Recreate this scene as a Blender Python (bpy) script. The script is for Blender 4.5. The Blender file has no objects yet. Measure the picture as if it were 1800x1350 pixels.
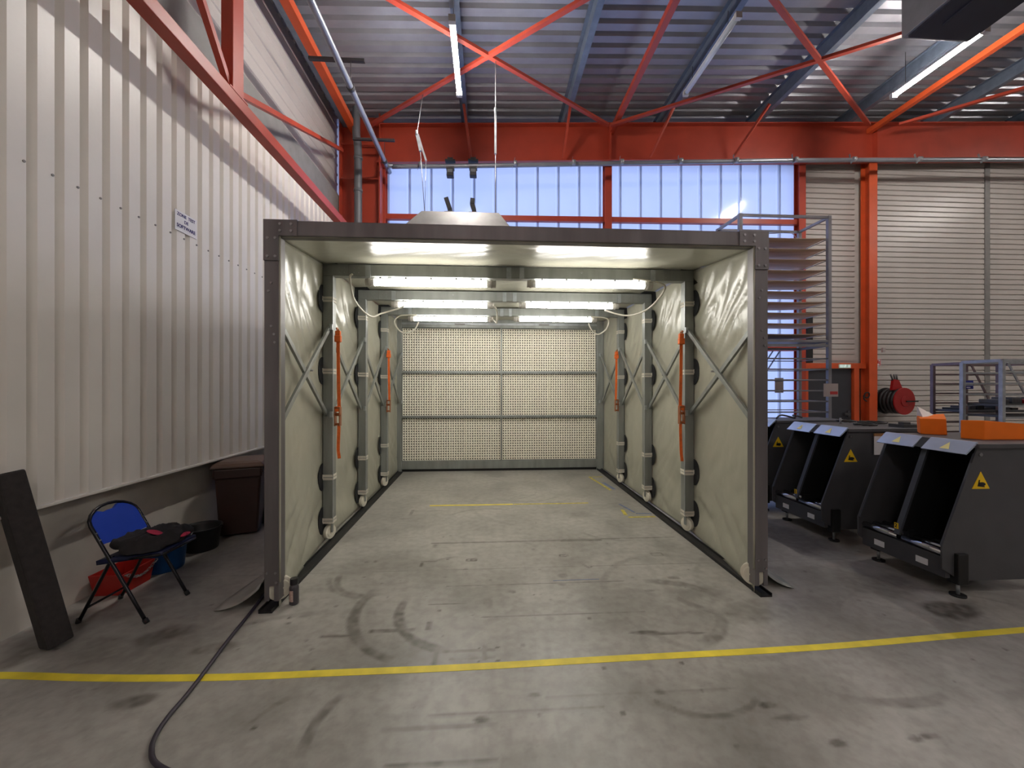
import bpy, bmesh, math, random
import numpy as np
from mathutils import Vector, Matrix, noise

random.seed(7)
SC = bpy.context.scene
COL = SC.collection

# ------------------------------------------------------------------ camera
CAM_H = 1.65
YAW = math.atan(42 / 700)
cd = bpy.data.cameras.new('camera')
cd.sensor_width = 36.0
cd.lens = 700 / 1800 * 36.0
cd.shift_y = 5 / 1800
cd.clip_end = 200
cam = bpy.data.objects.new('camera', cd)
COL.objects.link(cam)
cam.location = (0, 0, CAM_H)
cam.rotation_euler = (math.radians(90), 0, -YAW)
SC.camera = cam

# ------------------------------------------------------------------ world (dusk sky)
w = bpy.data.worlds.new('sky'); SC.world = w; w.use_nodes = True
nt = w.node_tree
bg = nt.nodes['Background']
tc = nt.nodes.new('ShaderNodeTexCoord'); sx = nt.nodes.new('ShaderNodeSeparateXYZ')
rp = nt.nodes.new('ShaderNodeValToRGB')
nt.links.new(tc.outputs['Generated'], sx.inputs[0]); nt.links.new(sx.outputs['Z'], rp.inputs[0])
nt.links.new(rp.outputs[0], bg.inputs['Color'])
cr = rp.color_ramp
cr.elements[0].position = 0.0; cr.elements[0].color = (0.30, 0.38, 0.70, 1)
cr.elements[1].position = 1.0; cr.elements[1].color = (0.45, 0.58, 1.0, 1)
bg.inputs['Strength'].default_value = 2.55

# ------------------------------------------------------------------ view
SC.view_settings.view_transform = 'Standard'
SC.view_settings.look = 'None'
SC.view_settings.gamma = 1.0
SC.view_settings.use_curve_mapping = False
SC.view_settings.exposure = 0.0
try:
    SC.cycles.use_denoising = True
    SC.cycles.max_bounces = 10
    SC.cycles.sample_clamp_indirect = 6.0
except Exception:
    pass
HALL_LAMP = 285.0     # emission of the hall's tube lamps
BOOTH_LAMP = 29.0    # emission of the booth's tube lamps

# ------------------------------------------------------------------ materials
def lin(c):
    out = []
    for v in c[:3]:
        v = v / 255.0
        out.append(v / 12.92 if v <= 0.04045 else ((v + 0.055) / 1.055) ** 2.4)
    return tuple(out) + (1.0,)

def mat(name, rgb, rough=0.6, metal=0.0, vary=0.06, scale=6.0, bump=0.0, bscale=60.0, spec=0.5, stretch=None):
    m = bpy.data.materials.new(name); m.use_nodes = True
    n = m.node_tree.nodes; l = m.node_tree.links
    b = n['Principled BSDF']
    b.inputs['Roughness'].default_value = rough
    b.inputs['Metallic'].default_value = metal
    b.inputs['Specular IOR Level'].default_value = spec
    t = n.new('ShaderNodeTexCoord')
    src = t.outputs['Object']
    if stretch:
        mp = n.new('ShaderNodeMapping'); mp.inputs['Scale'].default_value = stretch
        l.new(src, mp.inputs[0]); src = mp.outputs[0]
    nz = n.new('ShaderNodeTexNoise'); nz.inputs['Scale'].default_value = scale; nz.inputs['Detail'].default_value = 5
    l.new(src, nz.inputs['Vector'])
    r = n.new('ShaderNodeValToRGB')
    c = lin(rgb)
    r.color_ramp.elements[0].position = 0.3; r.color_ramp.elements[1].position = 0.7
    r.color_ramp.elements[0].color = tuple(min(1, v * (1 - vary * 1.6)) for v in c[:3]) + (1,)
    r.color_ramp.elements[1].color = tuple(min(1, v * (1 + vary)) for v in c[:3]) + (1,)
    l.new(nz.outputs['Fac'], r.inputs[0]); l.new(r.outputs[0], b.inputs['Base Color'])
    if bump:
        nb = n.new('ShaderNodeTexNoise'); nb.inputs['Scale'].default_value = bscale; nb.inputs['Detail'].default_value = 3
        l.new(src, nb.inputs['Vector'])
        bp = n.new('ShaderNodeBump'); bp.inputs['Strength'].default_value = bump; bp.inputs['Distance'].default_value = 0.01
        l.new(nb.outputs['Fac'], bp.inputs['Height']); l.new(bp.outputs[0], b.inputs['Normal'])
    return m

def emit_mat(name, rgb, strength):
    m = bpy.data.materials.new(name); m.use_nodes = True
    b = m.node_tree.nodes['Principled BSDF']
    b.inputs['Base Color'].default_value = (0.8, 0.8, 0.8, 1)
    b.inputs['Emission Color'].default_value = tuple(rgb) + (1,)
    b.inputs['Emission Strength'].default_value = strength
    return m

M = {}
M['sheet'] = mat('white_wall_sheet', (226, 221, 213), 0.38, vary=0.03, scale=2.0, bump=0.05, bscale=25)
M['siding'] = mat('white_siding', (190, 184, 179), 0.35, vary=0.05, scale=1.5, bump=0.04, bscale=20)
M['plinth'] = mat('painted_concrete', (208, 202, 192), 0.75, vary=0.08, scale=3, bump=0.15, bscale=30)
M['girt'] = mat('grey_primer', (128, 126, 124), 0.6, vary=0.08)
M['orange'] = mat('orange_steel', (204, 84, 42), 0.42, vary=0.08, scale=3)
M['red_orange'] = mat('red_orange_steel', (170, 64, 44), 0.42, vary=0.08, scale=3)
M['galv'] = mat('galvanised_steel', (168, 172, 176), 0.4, 0.55, vary=0.12, scale=14)
M['purlin'] = mat('galvanised_purlin', (112, 124, 140), 0.45, 0.35, vary=0.12, scale=8)
M['roof'] = mat('roof_sheet_grey', (152, 153, 160), 0.36, 0.35, vary=0.07, scale=3)
M['roof_top'] = mat('roof_insulation', (120, 118, 116), 0.8)
M['pipe_grey'] = mat('grey_plastic_pipe', (96, 98, 102), 0.45)
M['conduit'] = mat('zinc_conduit', (150, 154, 162), 0.35, 0.5)
M['zinc_dark'] = mat('dark_zinc', (78, 78, 80), 0.45, 0.4)
M['frame'] = mat('booth_steel', (140, 143, 140), 0.42, 0.35, vary=0.12, scale=10, stretch=(1, 1, 0.15))
M['front_frame'] = mat('booth_front_steel', (112, 108, 110), 0.45, 0.4, vary=0.16, scale=7, stretch=(1, 1, 0.12))
M['bolt'] = mat('zinc_bolt', (150, 150, 152), 0.3, 0.8)
M['black'] = mat('black_rubber', (22, 22, 24), 0.55, vary=0.15)
M['velcro'] = mat('black_fabric', (26, 27, 30), 0.85, vary=0.2)
M['white_strap'] = mat('white_webbing', (214, 208, 196), 0.6)
M['wheel'] = mat('white_nylon_wheel', (226, 220, 204), 0.4, vary=0.05)
M['filter'] = mat('filter_card', (240, 234, 218), 0.8, vary=0.05, scale=20)
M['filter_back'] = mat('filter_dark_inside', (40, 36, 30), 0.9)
M['orange_web'] = mat('orange_webbing', (230, 106, 36), 0.65, vary=0.1, scale=40)
M['strap_metal'] = mat('ratchet_metal', (160, 96, 60), 0.4, 0.5)
M['cable_white'] = mat('white_cable', (205, 200, 188), 0.5)
M['lamp_white'] = mat('lamp_housing_white', (210, 212, 214), 0.4)
M['cap'] = mat('lamp_end_cap', (190, 186, 180), 0.3)
M['rack'] = mat('rack_zinc', (140, 140, 146), 0.42, 0.45, vary=0.1)
M['tray'] = mat('tray_board', (196, 170, 150), 0.7, vary=0.12, scale=5, stretch=(0.3, 2, 1))
M['rack_brown'] = mat('rack_old_paint', (122, 104, 106), 0.5, 0.3, vary=0.12)
M['machine'] = mat('dark_grey_powder_coat', (70, 70, 74), 0.5, vary=0.06, bump=0.08, bscale=250)
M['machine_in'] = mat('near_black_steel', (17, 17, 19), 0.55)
M['divider'] = mat('divider_steel', (80, 84, 92), 0.4, 0.3)
M['lip'] = mat('sheet_metal_window_tint', (192, 206, 228), 0.25, 0.4)  # pale blue in the colour stands in for the window's reflection
M['chrome'] = mat('chrome_roller', (215, 218, 222), 0.15, 1.0, vary=0.02)
M['sticker'] = mat('yellow_sticker', (238, 196, 20), 0.5, vary=0.02)
M['pale_sticker'] = mat('pale_sticker', (232, 222, 150), 0.5)
M['paper'] = mat('white_paper', (225, 224, 228), 0.8, vary=0.02)
M['paper_grey'] = mat('grey_paper', (170, 160, 158), 0.8, vary=0.05)
M['ink_blue'] = mat('blue_ink', (40, 36, 110), 0.7)
M['ink_white'] = mat('white_ink', (220, 224, 235), 0.7)
M['ink_red'] = mat('red_ink', (190, 60, 60), 0.7)
M['blue_sign'] = mat('blue_sign', (30, 40, 130), 0.5)
M['orange_foam'] = mat('orange_foam', (240, 116, 12), 0.8, vary=0.05, bump=0.1, bscale=200)
M['plastic_film'] = mat('clear_white_film', (220, 214, 212), 0.3)
M['cardboard'] = mat('cardboard', (160, 118, 78), 0.85)
M['red'] = mat('hose_reel_red', (150, 18, 20), 0.4, vary=0.05)
M['hose'] = mat('black_hose', (26, 22, 22), 0.55)
M['door'] = mat('dark_door', (50, 52, 58), 0.5)
M['green'] = emit_mat('lit_green_sign', (0.0, 0.10, 0.06), 1.0)
M['sign_white'] = emit_mat('lit_white_mark', (0.75, 1.0, 0.95), 0.6)
M['foam'] = mat('charcoal_foam', (46, 42, 42), 0.95, vary=0.15, scale=30, bump=0.25, bscale=160)
M['chair_metal'] = mat('black_tube', (24, 24, 30), 0.25, 0.3, vary=0.08)
M['chair_blue'] = mat('blue_vinyl', (14, 58, 172), 0.45, vary=0.05)
M['chair_seat'] = mat('dark_blue_vinyl', (14, 24, 62), 0.5)
M['cloth'] = mat('dark_cloth', (34, 31, 33), 0.9, vary=0.25, scale=12, bump=0.3, bscale=90)
M['cloth_pink'] = mat('pink_print', (176, 44, 76), 0.8)
M['red_crate'] = mat('red_plastic', (172, 32, 24), 0.45)
M['chain'] = mat('steel_chain', (150, 148, 146), 0.35, 0.8)
M['blue_tub'] = mat('blue_plastic', (12, 78, 140), 0.45)
M['black_tub'] = mat('black_plastic', (20, 20, 22), 0.5)
M['grime'] = mat('dried_plaster', (120, 118, 112), 0.9, vary=0.3, scale=25)
M['bin'] = mat('brown_plastic', (54, 32, 26), 0.45, vary=0.08)
M['bin_lid'] = mat('brown_lid', (88, 66, 54), 0.4, vary=0.1)
M['yellow_tape'] = mat('yellow_tape', (238, 216, 62), 0.5, vary=0.12, scale=7)
M['old_yellow'] = mat('worn_yellow_tape', (206, 190, 84), 0.6, vary=0.25, scale=18)
M['old_blue'] = mat('worn_blue_tape', (110, 124, 160), 0.6, vary=0.25, scale=18)
M['cable'] = mat('floor_cable', (52, 46, 58), 0.55)
M['bottle'] = mat('grey_bottle', (66, 62, 68), 0.3)
M['bottle_label'] = mat('bottle_label', (196, 168, 158), 0.6, vary=0.2, scale=60)
M['cap_black'] = mat('black_cap', (16, 14, 22), 0.35)
M['hood'] = mat('hood_zinc', (150, 148, 146), 0.4, 0.4, vary=0.1)
M['unit'] = mat('heater_casing', (132, 130, 128), 0.5, 0.1)
M['unit_dark'] = mat('heater_dark', (38, 38, 46), 0.6)
M['screw'] = mat('wall_screw', (128, 124, 120), 0.5)
M['far_wall'] = mat('far_wall', (190, 186, 180), 0.7)
M['hall_tube'] = emit_mat('hall_tube_light', (1.0, 0.94, 0.88), HALL_LAMP)
M['booth_tube'] = emit_mat('booth_tube_light', (1.0, 0.965, 0.89), BOOTH_LAMP)
M['off_tube'] = mat('unlit_diffuser', (196, 204, 214), 0.35)

M['flap'] = mat('grey_pvc_flap', (150, 147, 142), 0.5)
# booth fabric: glossy greige pvc
def fabric_mat():
    m = mat('greige_pvc_fabric', (168, 166, 151), 0.28, vary=0.04, scale=2.5, bump=0.0)
    n = m.node_tree.nodes; l = m.node_tree.links; b = n['Principled BSDF']
    t = n['Texture Coordinate'] if 'Texture Coordinate' in n else n.new('ShaderNodeTexCoord')
    mp = n.new('ShaderNodeMapping'); mp.inputs['Scale'].default_value = (1, 1, 0.55)
    l.new(t.outputs['Object'], mp.inputs[0])
    nz = n.new('ShaderNodeTexNoise'); nz.inputs['Scale'].default_value = 3.2; nz.inputs['Detail'].default_value = 4
    nz.inputs['Distortion'].default_value = 1.2
    l.new(mp.outputs[0], nz.inputs['Vector'])
    bp = n.new('ShaderNodeBump'); bp.inputs['Strength'].default_value = 0.16; bp.inputs['Distance'].default_value = 0.05
    l.new(nz.outputs['Fac'], bp.inputs['Height']); l.new(bp.outputs[0], b.inputs['Normal'])
    return m
M['fabric'] = fabric_mat()

# polycarbonate daylight panel
def poly_mat(nm='polycarbonate_panel', k=1.0, kd=1.0):
    m = bpy.data.materials.new(nm); m.use_nodes = True
    n = m.node_tree.nodes; l = m.node_tree.links
    for x in list(n):
        if x.type != 'OUTPUT_MATERIAL': n.remove(x)
    out = [x for x in n if x.type == 'OUTPUT_MATERIAL'][0]
    tr = n.new('ShaderNodeBsdfTranslucent'); df = n.new('ShaderNodeBsdfDiffuse'); gl = n.new('ShaderNodeBsdfGlossy')
    gl.inputs['Roughness'].default_value = 0.12
    tcn = n.new('ShaderNodeTexCoord'); nz = n.new('ShaderNodeTexNoise'); nz.inputs['Scale'].default_value = 1.3
    rr = n.new('ShaderNodeValToRGB')
    rr.color_ramp.elements[0].color = (0.66 * k, 0.70 * k, 0.76 * k, 1); rr.color_ramp.elements[1].color = (0.80 * k, 0.84 * k, 0.88 * k, 1)
    l.new(tcn.outputs['Object'], nz.inputs['Vector']); l.new(nz.outputs['Fac'], rr.inputs[0])
    l.new(rr.outputs[0], tr.inputs['Color']); df.inputs['Color'].default_value = (0.55, 0.57, 0.6, 1)
    m1 = n.new('ShaderNodeMixShader'); m1.inputs[0].default_value = 0.25
    l.new(tr.outputs[0], m1.inputs[1]); l.new(df.outputs[0], m1.inputs[2])
    m2 = n.new('ShaderNodeMixShader'); m2.inputs[0].default_value = 0.06
    l.new(m1.outputs[0], m2.inputs[1]); l.new(gl.outputs[0], m2.inputs[2])
    l.new(m2.outputs[0], out.inputs['Surface'])
    return m
M['poly'] = poly_mat()
M['poly_rib'] = poly_mat('polycarbonate_rib', 1.08, 1.0)

def floor_mat():
    m = bpy.data.materials.new('worn_painted_concrete_floor'); m.use_nodes = True
    n = m.node_tree.nodes; l = m.node_tree.links; b = n['Principled BSDF']
    t = n.new('ShaderNodeTexCoord')
    n1 = n.new('ShaderNodeTexNoise'); n1.inputs['Scale'].default_value = 0.9; n1.inputs['Detail'].default_value = 7; n1.inputs['Roughness'].default_value = 0.62
    n2 = n.new('ShaderNodeTexNoise'); n2.inputs['Scale'].default_value = 14; n2.inputs['Detail'].default_value = 6
    l.new(t.outputs['Object'], n1.inputs['Vector']); l.new(t.outputs['Object'], n2.inputs['Vector'])
    r1 = n.new('ShaderNodeValToRGB')
    r1.color_ramp.elements[0].position = 0.34; r1.color_ramp.elements[0].color = lin((142, 139, 134))
    r1.color_ramp.elements[1].position = 0.62; r1.color_ramp.elements[1].color = lin((172, 169, 163))
    l.new(n1.outputs['Fac'], r1.inputs[0])
    r2 = n.new('ShaderNodeValToRGB')
    r2.color_ramp.elements[0].position = 0.35; r2.color_ramp.elements[0].color = (0.86, 0.85, 0.84, 1)
    r2.color_ramp.elements[1].position = 0.6; r2.color_ramp.elements[1].color = (1.03, 1.03, 1.03, 1)
    l.new(n2.outputs['Fac'], r2.inputs[0])
    mx = n.new('ShaderNodeMix'); mx.data_type = 'RGBA'; mx.blend_type = 'MULTIPLY'; mx.inputs['Factor'].default_value = 1.0
    l.new(r1.outputs[0], mx.inputs['A']); l.new(r2.outputs[0], mx.inputs['B'])
    at = n.new('ShaderNodeAttribute'); at.attribute_name = 'dirt'
    mx2 = n.new('ShaderNodeMix'); mx2.data_type = 'RGBA'
    mx2.inputs['B'].default_value = lin((72, 66, 58))
    l.new(at.outputs['Fac'], mx2.inputs['Factor']); l.new(mx.outputs['Result'], mx2.inputs['A'])
    l.new(mx2.outputs['Result'], b.inputs['Base Color'])
    rr = n.new('ShaderNodeMapRange'); rr.inputs['To Min'].default_value = 0.20; rr.inputs['To Max'].default_value = 0.46
    l.new(n1.outputs['Fac'], rr.inputs['Value']); l.new(rr.outputs[0], b.inputs['Roughness'])
    bp = n.new('ShaderNodeBump'); bp.inputs['Strength'].default_value = 0.06; bp.inputs['Distance'].default_value = 0.01
    l.new(n2.outputs['Fac'], bp.inputs['Height']); l.new(bp.outputs[0], b.inputs['Normal'])
    b.inputs['Specular IOR Level'].default_value = 0.45
    return m
M['floor'] = floor_mat()

# ------------------------------------------------------------------ mesh helpers
class MB:
    """collects simple solids; build() links them as one mesh object"""
    def __init__(s):
        s.v = []; s.f = []; s.smooth = []
    def add(s, vs, fs, smooth=False):
        o = len(s.v); s.v += [tuple(v) for v in vs]
        s.f += [tuple(i + o for i in f) for f in fs]; s.smooth += [smooth] * len(fs)
        return s
    def box(s, x0, x1, y0, y1, z0, z1):
        vs = [(x, y, z) for x in (x0, x1) for y in (y0, y1) for z in (z0, z1)]
        return s.add(vs, [(0, 1, 3, 2), (4, 6, 7, 5), (0, 4, 5, 1), (2, 3, 7, 6), (0, 2, 6, 4), (1, 5, 7, 3)])
    def bar(s, p0, p1, w, h, up=(0, 0, 1)):
        p0 = Vector(p0); p1 = Vector(p1); d = (p1 - p0).normalized(); u = Vector(up)
        a = d.cross(u)
        if a.length < 1e-4: a = d.cross(Vector((1, 0, 0)))
        a.normalize(); b = a.cross(d).normalized()
        vs = [p + a * (i * w / 2) + b * (j * h / 2) for p in (p0, p1) for i, j in ((-1, -1), (1, -1), (1, 1), (-1, 1))]
        return s.add(vs, [(0, 3, 2, 1), (4, 5, 6, 7), (0, 1, 5, 4), (1, 2, 6, 5), (2, 3, 7, 6), (3, 0, 4, 7)])
    def ibeam(s, p0, p1, w, h, tf=0.02, tw=0.015, up=(0, 0, 1)):
        p0 = Vector(p0); p1 = Vector(p1); d = (p1 - p0).normalized(); u = Vector(up)
        a = d.cross(u).normalized(); b = a.cross(d).normalized()
        s.bar(p0 + b * (h / 2 - tf / 2), p1 + b * (h / 2 - tf / 2), w, tf, up)
        s.bar(p0 - b * (h / 2 - tf / 2), p1 - b * (h / 2 - tf / 2), w, tf, up)
        return s.bar(p0, p1, tw, h - 2 * tf + 0.002, up)
    def cyl(s, p0, p1, r0, r1=None, n=16, cap=True):
        r1 = r0 if r1 is None else r1
        p0 = Vector(p0); p1 = Vector(p1); d = (p1 - p0).normalized()
        a = d.orthogonal().normalized(); b = d.cross(a)
        o = len(s.v)
        for p, r in ((p0, r0), (p1, r1)):
            for i in range(n):
                t = 2 * math.pi * i / n
                s.v.append(tuple(p + a * (r * math.cos(t)) + b * (r * math.sin(t))))
        for i in range(n):
            j = (i + 1) % n
            s.f.append((o + i, o + j, o + n + j, o + n + i)); s.smooth.append(True)
        if cap:
            s.f.append(tuple(o + i for i in reversed(range(n)))); s.smooth.append(False)
            s.f.append(tuple(o + n + i for i in range(n))); s.smooth.append(False)
        return s
    def tube(s, pts, r, n=8, closed=False):
        pts = [Vector(p) for p in pts]; m = len(pts); o = len(s.v)
        ref = None
        for k, p in enumerate(pts):
            if closed: d = pts[(k + 1) % m] - pts[k - 1]
            else: d = pts[min(k + 1, m - 1)] - pts[max(k - 1, 0)]
            d.normalize()
            if ref is None: ref = d.orthogonal().normalized()
            a = (ref - d * ref.dot(d)).normalized(); b = d.cross(a); ref = a
            for i in range(n):
                t = 2 * math.pi * i / n
                s.v.append(tuple(p + a * (r * math.cos(t)) + b * (r * math.sin(t))))
        for k in range(m if closed else m - 1):
            k2 = (k + 1) % m
            for i in range(n):
                j = (i + 1) % n
                s.f.append((o + k * n + i, o + k * n + j, o + k2 * n + j, o + k2 * n + i)); s.smooth.append(True)
        if not closed:
            s.f.append(tuple(o + i for i in reversed(range(n)))); s.smooth.append(False)
            s.f.append(tuple(o + (m - 1) * n + i for i in range(n))); s.smooth.append(False)
        return s
    def lathe(s, prof, c=(0, 0, 0), n=28, sx=1.0, sy=1.0):
        o = len(s.v); m = len(prof)
        for r, z in prof:
            for i in range(n):
                t = 2 * math.pi * i / n
                s.v.append((c[0] + r * sx * math.cos(t), c[1] + r * sy * math.sin(t), c[2] + z))
        for k in range(m - 1):
            for i in range(n):
                j = (i + 1) % n
                s.f.append((o + k * n + i, o + k * n + j, o + (k + 1) * n + j, o + (k + 1) * n + i)); s.smooth.append(True)
        s.f.append(tuple(o + i for i in reversed(range(n)))); s.smooth.append(False)
        s.f.append(tuple(o + (m - 1) * n + i for i in range(n))); s.smooth.append(False)
        return s
    def prism(s, poly, axis, a0, a1):
        """poly: 2D points; axis 'x','y','z' is the extrusion axis"""
        n = len(poly)
        def P(p, a):
            return {'x': (a, p[0], p[1]), 'y': (p[0], a, p[1]), 'z': (p[0], p[1], a)}[axis]
        vs = [P(p, a0) for p in poly] + [P(p, a1) for p in poly]
        fs = [tuple(range(n)), tuple(reversed(range(n, 2 * n)))]
        fs += [(i, i + n, (i + 1) % n + n, (i + 1) % n) for i in range(n)]
        return s.add(vs, fs)
    def grid(s, fn, nu, nv, smooth=True, thick=None):
        vs = [fn(i / nu, j / nv) for j in range(nv + 1) for i in range(nu + 1)]
        W = nu + 1
        fs = [(j * W + i, j * W + i + 1, (j + 1) * W + i + 1, (j + 1) * W + i) for j in range(nv) for i in range(nu)]
        return s.add(vs, fs, smooth)
    def build(s, name, m, parent=None, bevel=0.0, solidify=0.0, origin=None):
        """parent: coordinates are world; they become local to the root thing's location"""
        me = bpy.data.meshes.new(name)
        off = Vector(origin) if origin is not None else Vector((0, 0, 0))
        q = parent
        if parent is not None:
            while q.parent is not None: q = q.parent
            off = q.location.copy()
        me.from_pydata([tuple(Vector(v) - off) for v in s.v], [], s.f)
        me.polygons.foreach_set('use_smooth', s.smooth)
        bm = bmesh.new(); bm.from_mesh(me); bmesh.ops.recalc_face_normals(bm, faces=bm.faces); bm.to_mesh(me); bm.free()
        me.materials.append(M[m]); me.update()
        o = bpy.data.objects.new(name, me); COL.objects.link(o)
        if parent is not None: o.parent = parent
        elif origin is not None: o.location = off
        if solidify:
            sm = o.modifiers.new('thickness', 'SOLIDIFY'); sm.thickness = solidify; sm.offset = 0
        if bevel:
            bv = o.modifiers.new('edge', 'BEVEL'); bv.width = bevel; bv.segments = 2; bv.limit_method = 'ANGLE'; bv.angle_limit = math.radians(40)
        return o

def thing(name, label, cat, loc=(0, 0, 0), group=None, rz=0.0):
    o = bpy.data.objects.new(name, None); COL.objects.link(o)
    o.location = loc; o.rotation_euler = (0, 0, rz); o.empty_display_size = 0.1
    o['label'] = label; o['category'] = cat
    if group: o['group'] = group
    return o
def tag(o, label, cat, group=None):
    o['label'] = label; o['category'] = cat
    if group: o['group'] = group
    return o
def struct(o, label=None, cat=None):
    o['kind'] = 'structure'
    if label: o['label'] = label
    if cat: o['category'] = cat
    return o
def sempty(name, loc, label, cat):
    o = bpy.data.objects.new(name, None); COL.objects.link(o); o.location = loc; o.empty_display_size = 0.1
    return struct(o, label, cat)
def twin(src, name, parent, loc=None, rot=None, scale=None):
    """one more object on the same mesh"""
    o = src.copy(); COL.objects.link(o); o.name = name
    o.parent = parent
    if loc is not None: o.location = loc
    if rot is not None: o.rotation_euler = rot
    if scale is not None: o.scale = scale
    return o
def copy_tree(root, loc, label=None):
    r = root.copy(); COL.objects.link(r); r.location = loc
    if label: r['label'] = label
    for ch in list(root.children):
        c = ch.copy(); COL.objects.link(c); c.parent = r
        for g in list(ch.children):
            d = g.copy(); COL.objects.link(d); d.parent = c
    return r
def spline(pts, n=8):
    """catmull-rom through points"""
    P = [Vector(p) for p in pts]; out = []
    for i in range(len(P) - 1):
        p0 = P[max(i - 1, 0)]; p1 = P[i]; p2 = P[i + 1]; p3 = P[min(i + 2, len(P) - 1)]
        for k in range(n):
            t = k / n
            out.append(0.5 * ((2 * p1) + (p2 - p0) * t + (2 * p0 - 5 * p1 + 4 * p2 - p3) * t * t + (3 * p1 - p0 - 3 * p2 + p3) * t ** 3))
    out.append(P[-1]); return out
def text_mesh(name, body, size, m, parent, loc, rot, align='CENTER', extrude=0.0005, space=1.0):
    cu = bpy.data.curves.new(name, 'FONT'); cu.body = body; cu.size = size; cu.align_x = align; cu.align_y = 'CENTER'
    cu.extrude = extrude; cu.space_line = space
    cu.offset = size * 0.02
    o = bpy.data.objects.new(name, cu); COL.objects.link(o)
    bpy.context.view_layer.update()
    dg = bpy.context.evaluated_depsgraph_get()
    me = bpy.data.meshes.new_from_object(o.evaluated_get(dg))
    bpy.data.objects.remove(o); bpy.data.curves.remove(cu)
    me.materials.clear(); me.materials.append(M[m])
    ob = bpy.data.objects.new(name, me); COL.objects.link(ob)
    q = parent
    while q.parent is not None: q = q.parent
    ob.parent = parent; ob.location = Vector(loc) - q.location; ob.rotation_euler = rot
    return ob

# ================================================================== THE SETTING
X0, X1, Y0, Y1 = -3.15, 20.0, -12.0, 8.75
def zr(x, a): return a + 0.042 * (x + 2.1)       # roof pitch rises to +X

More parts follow.
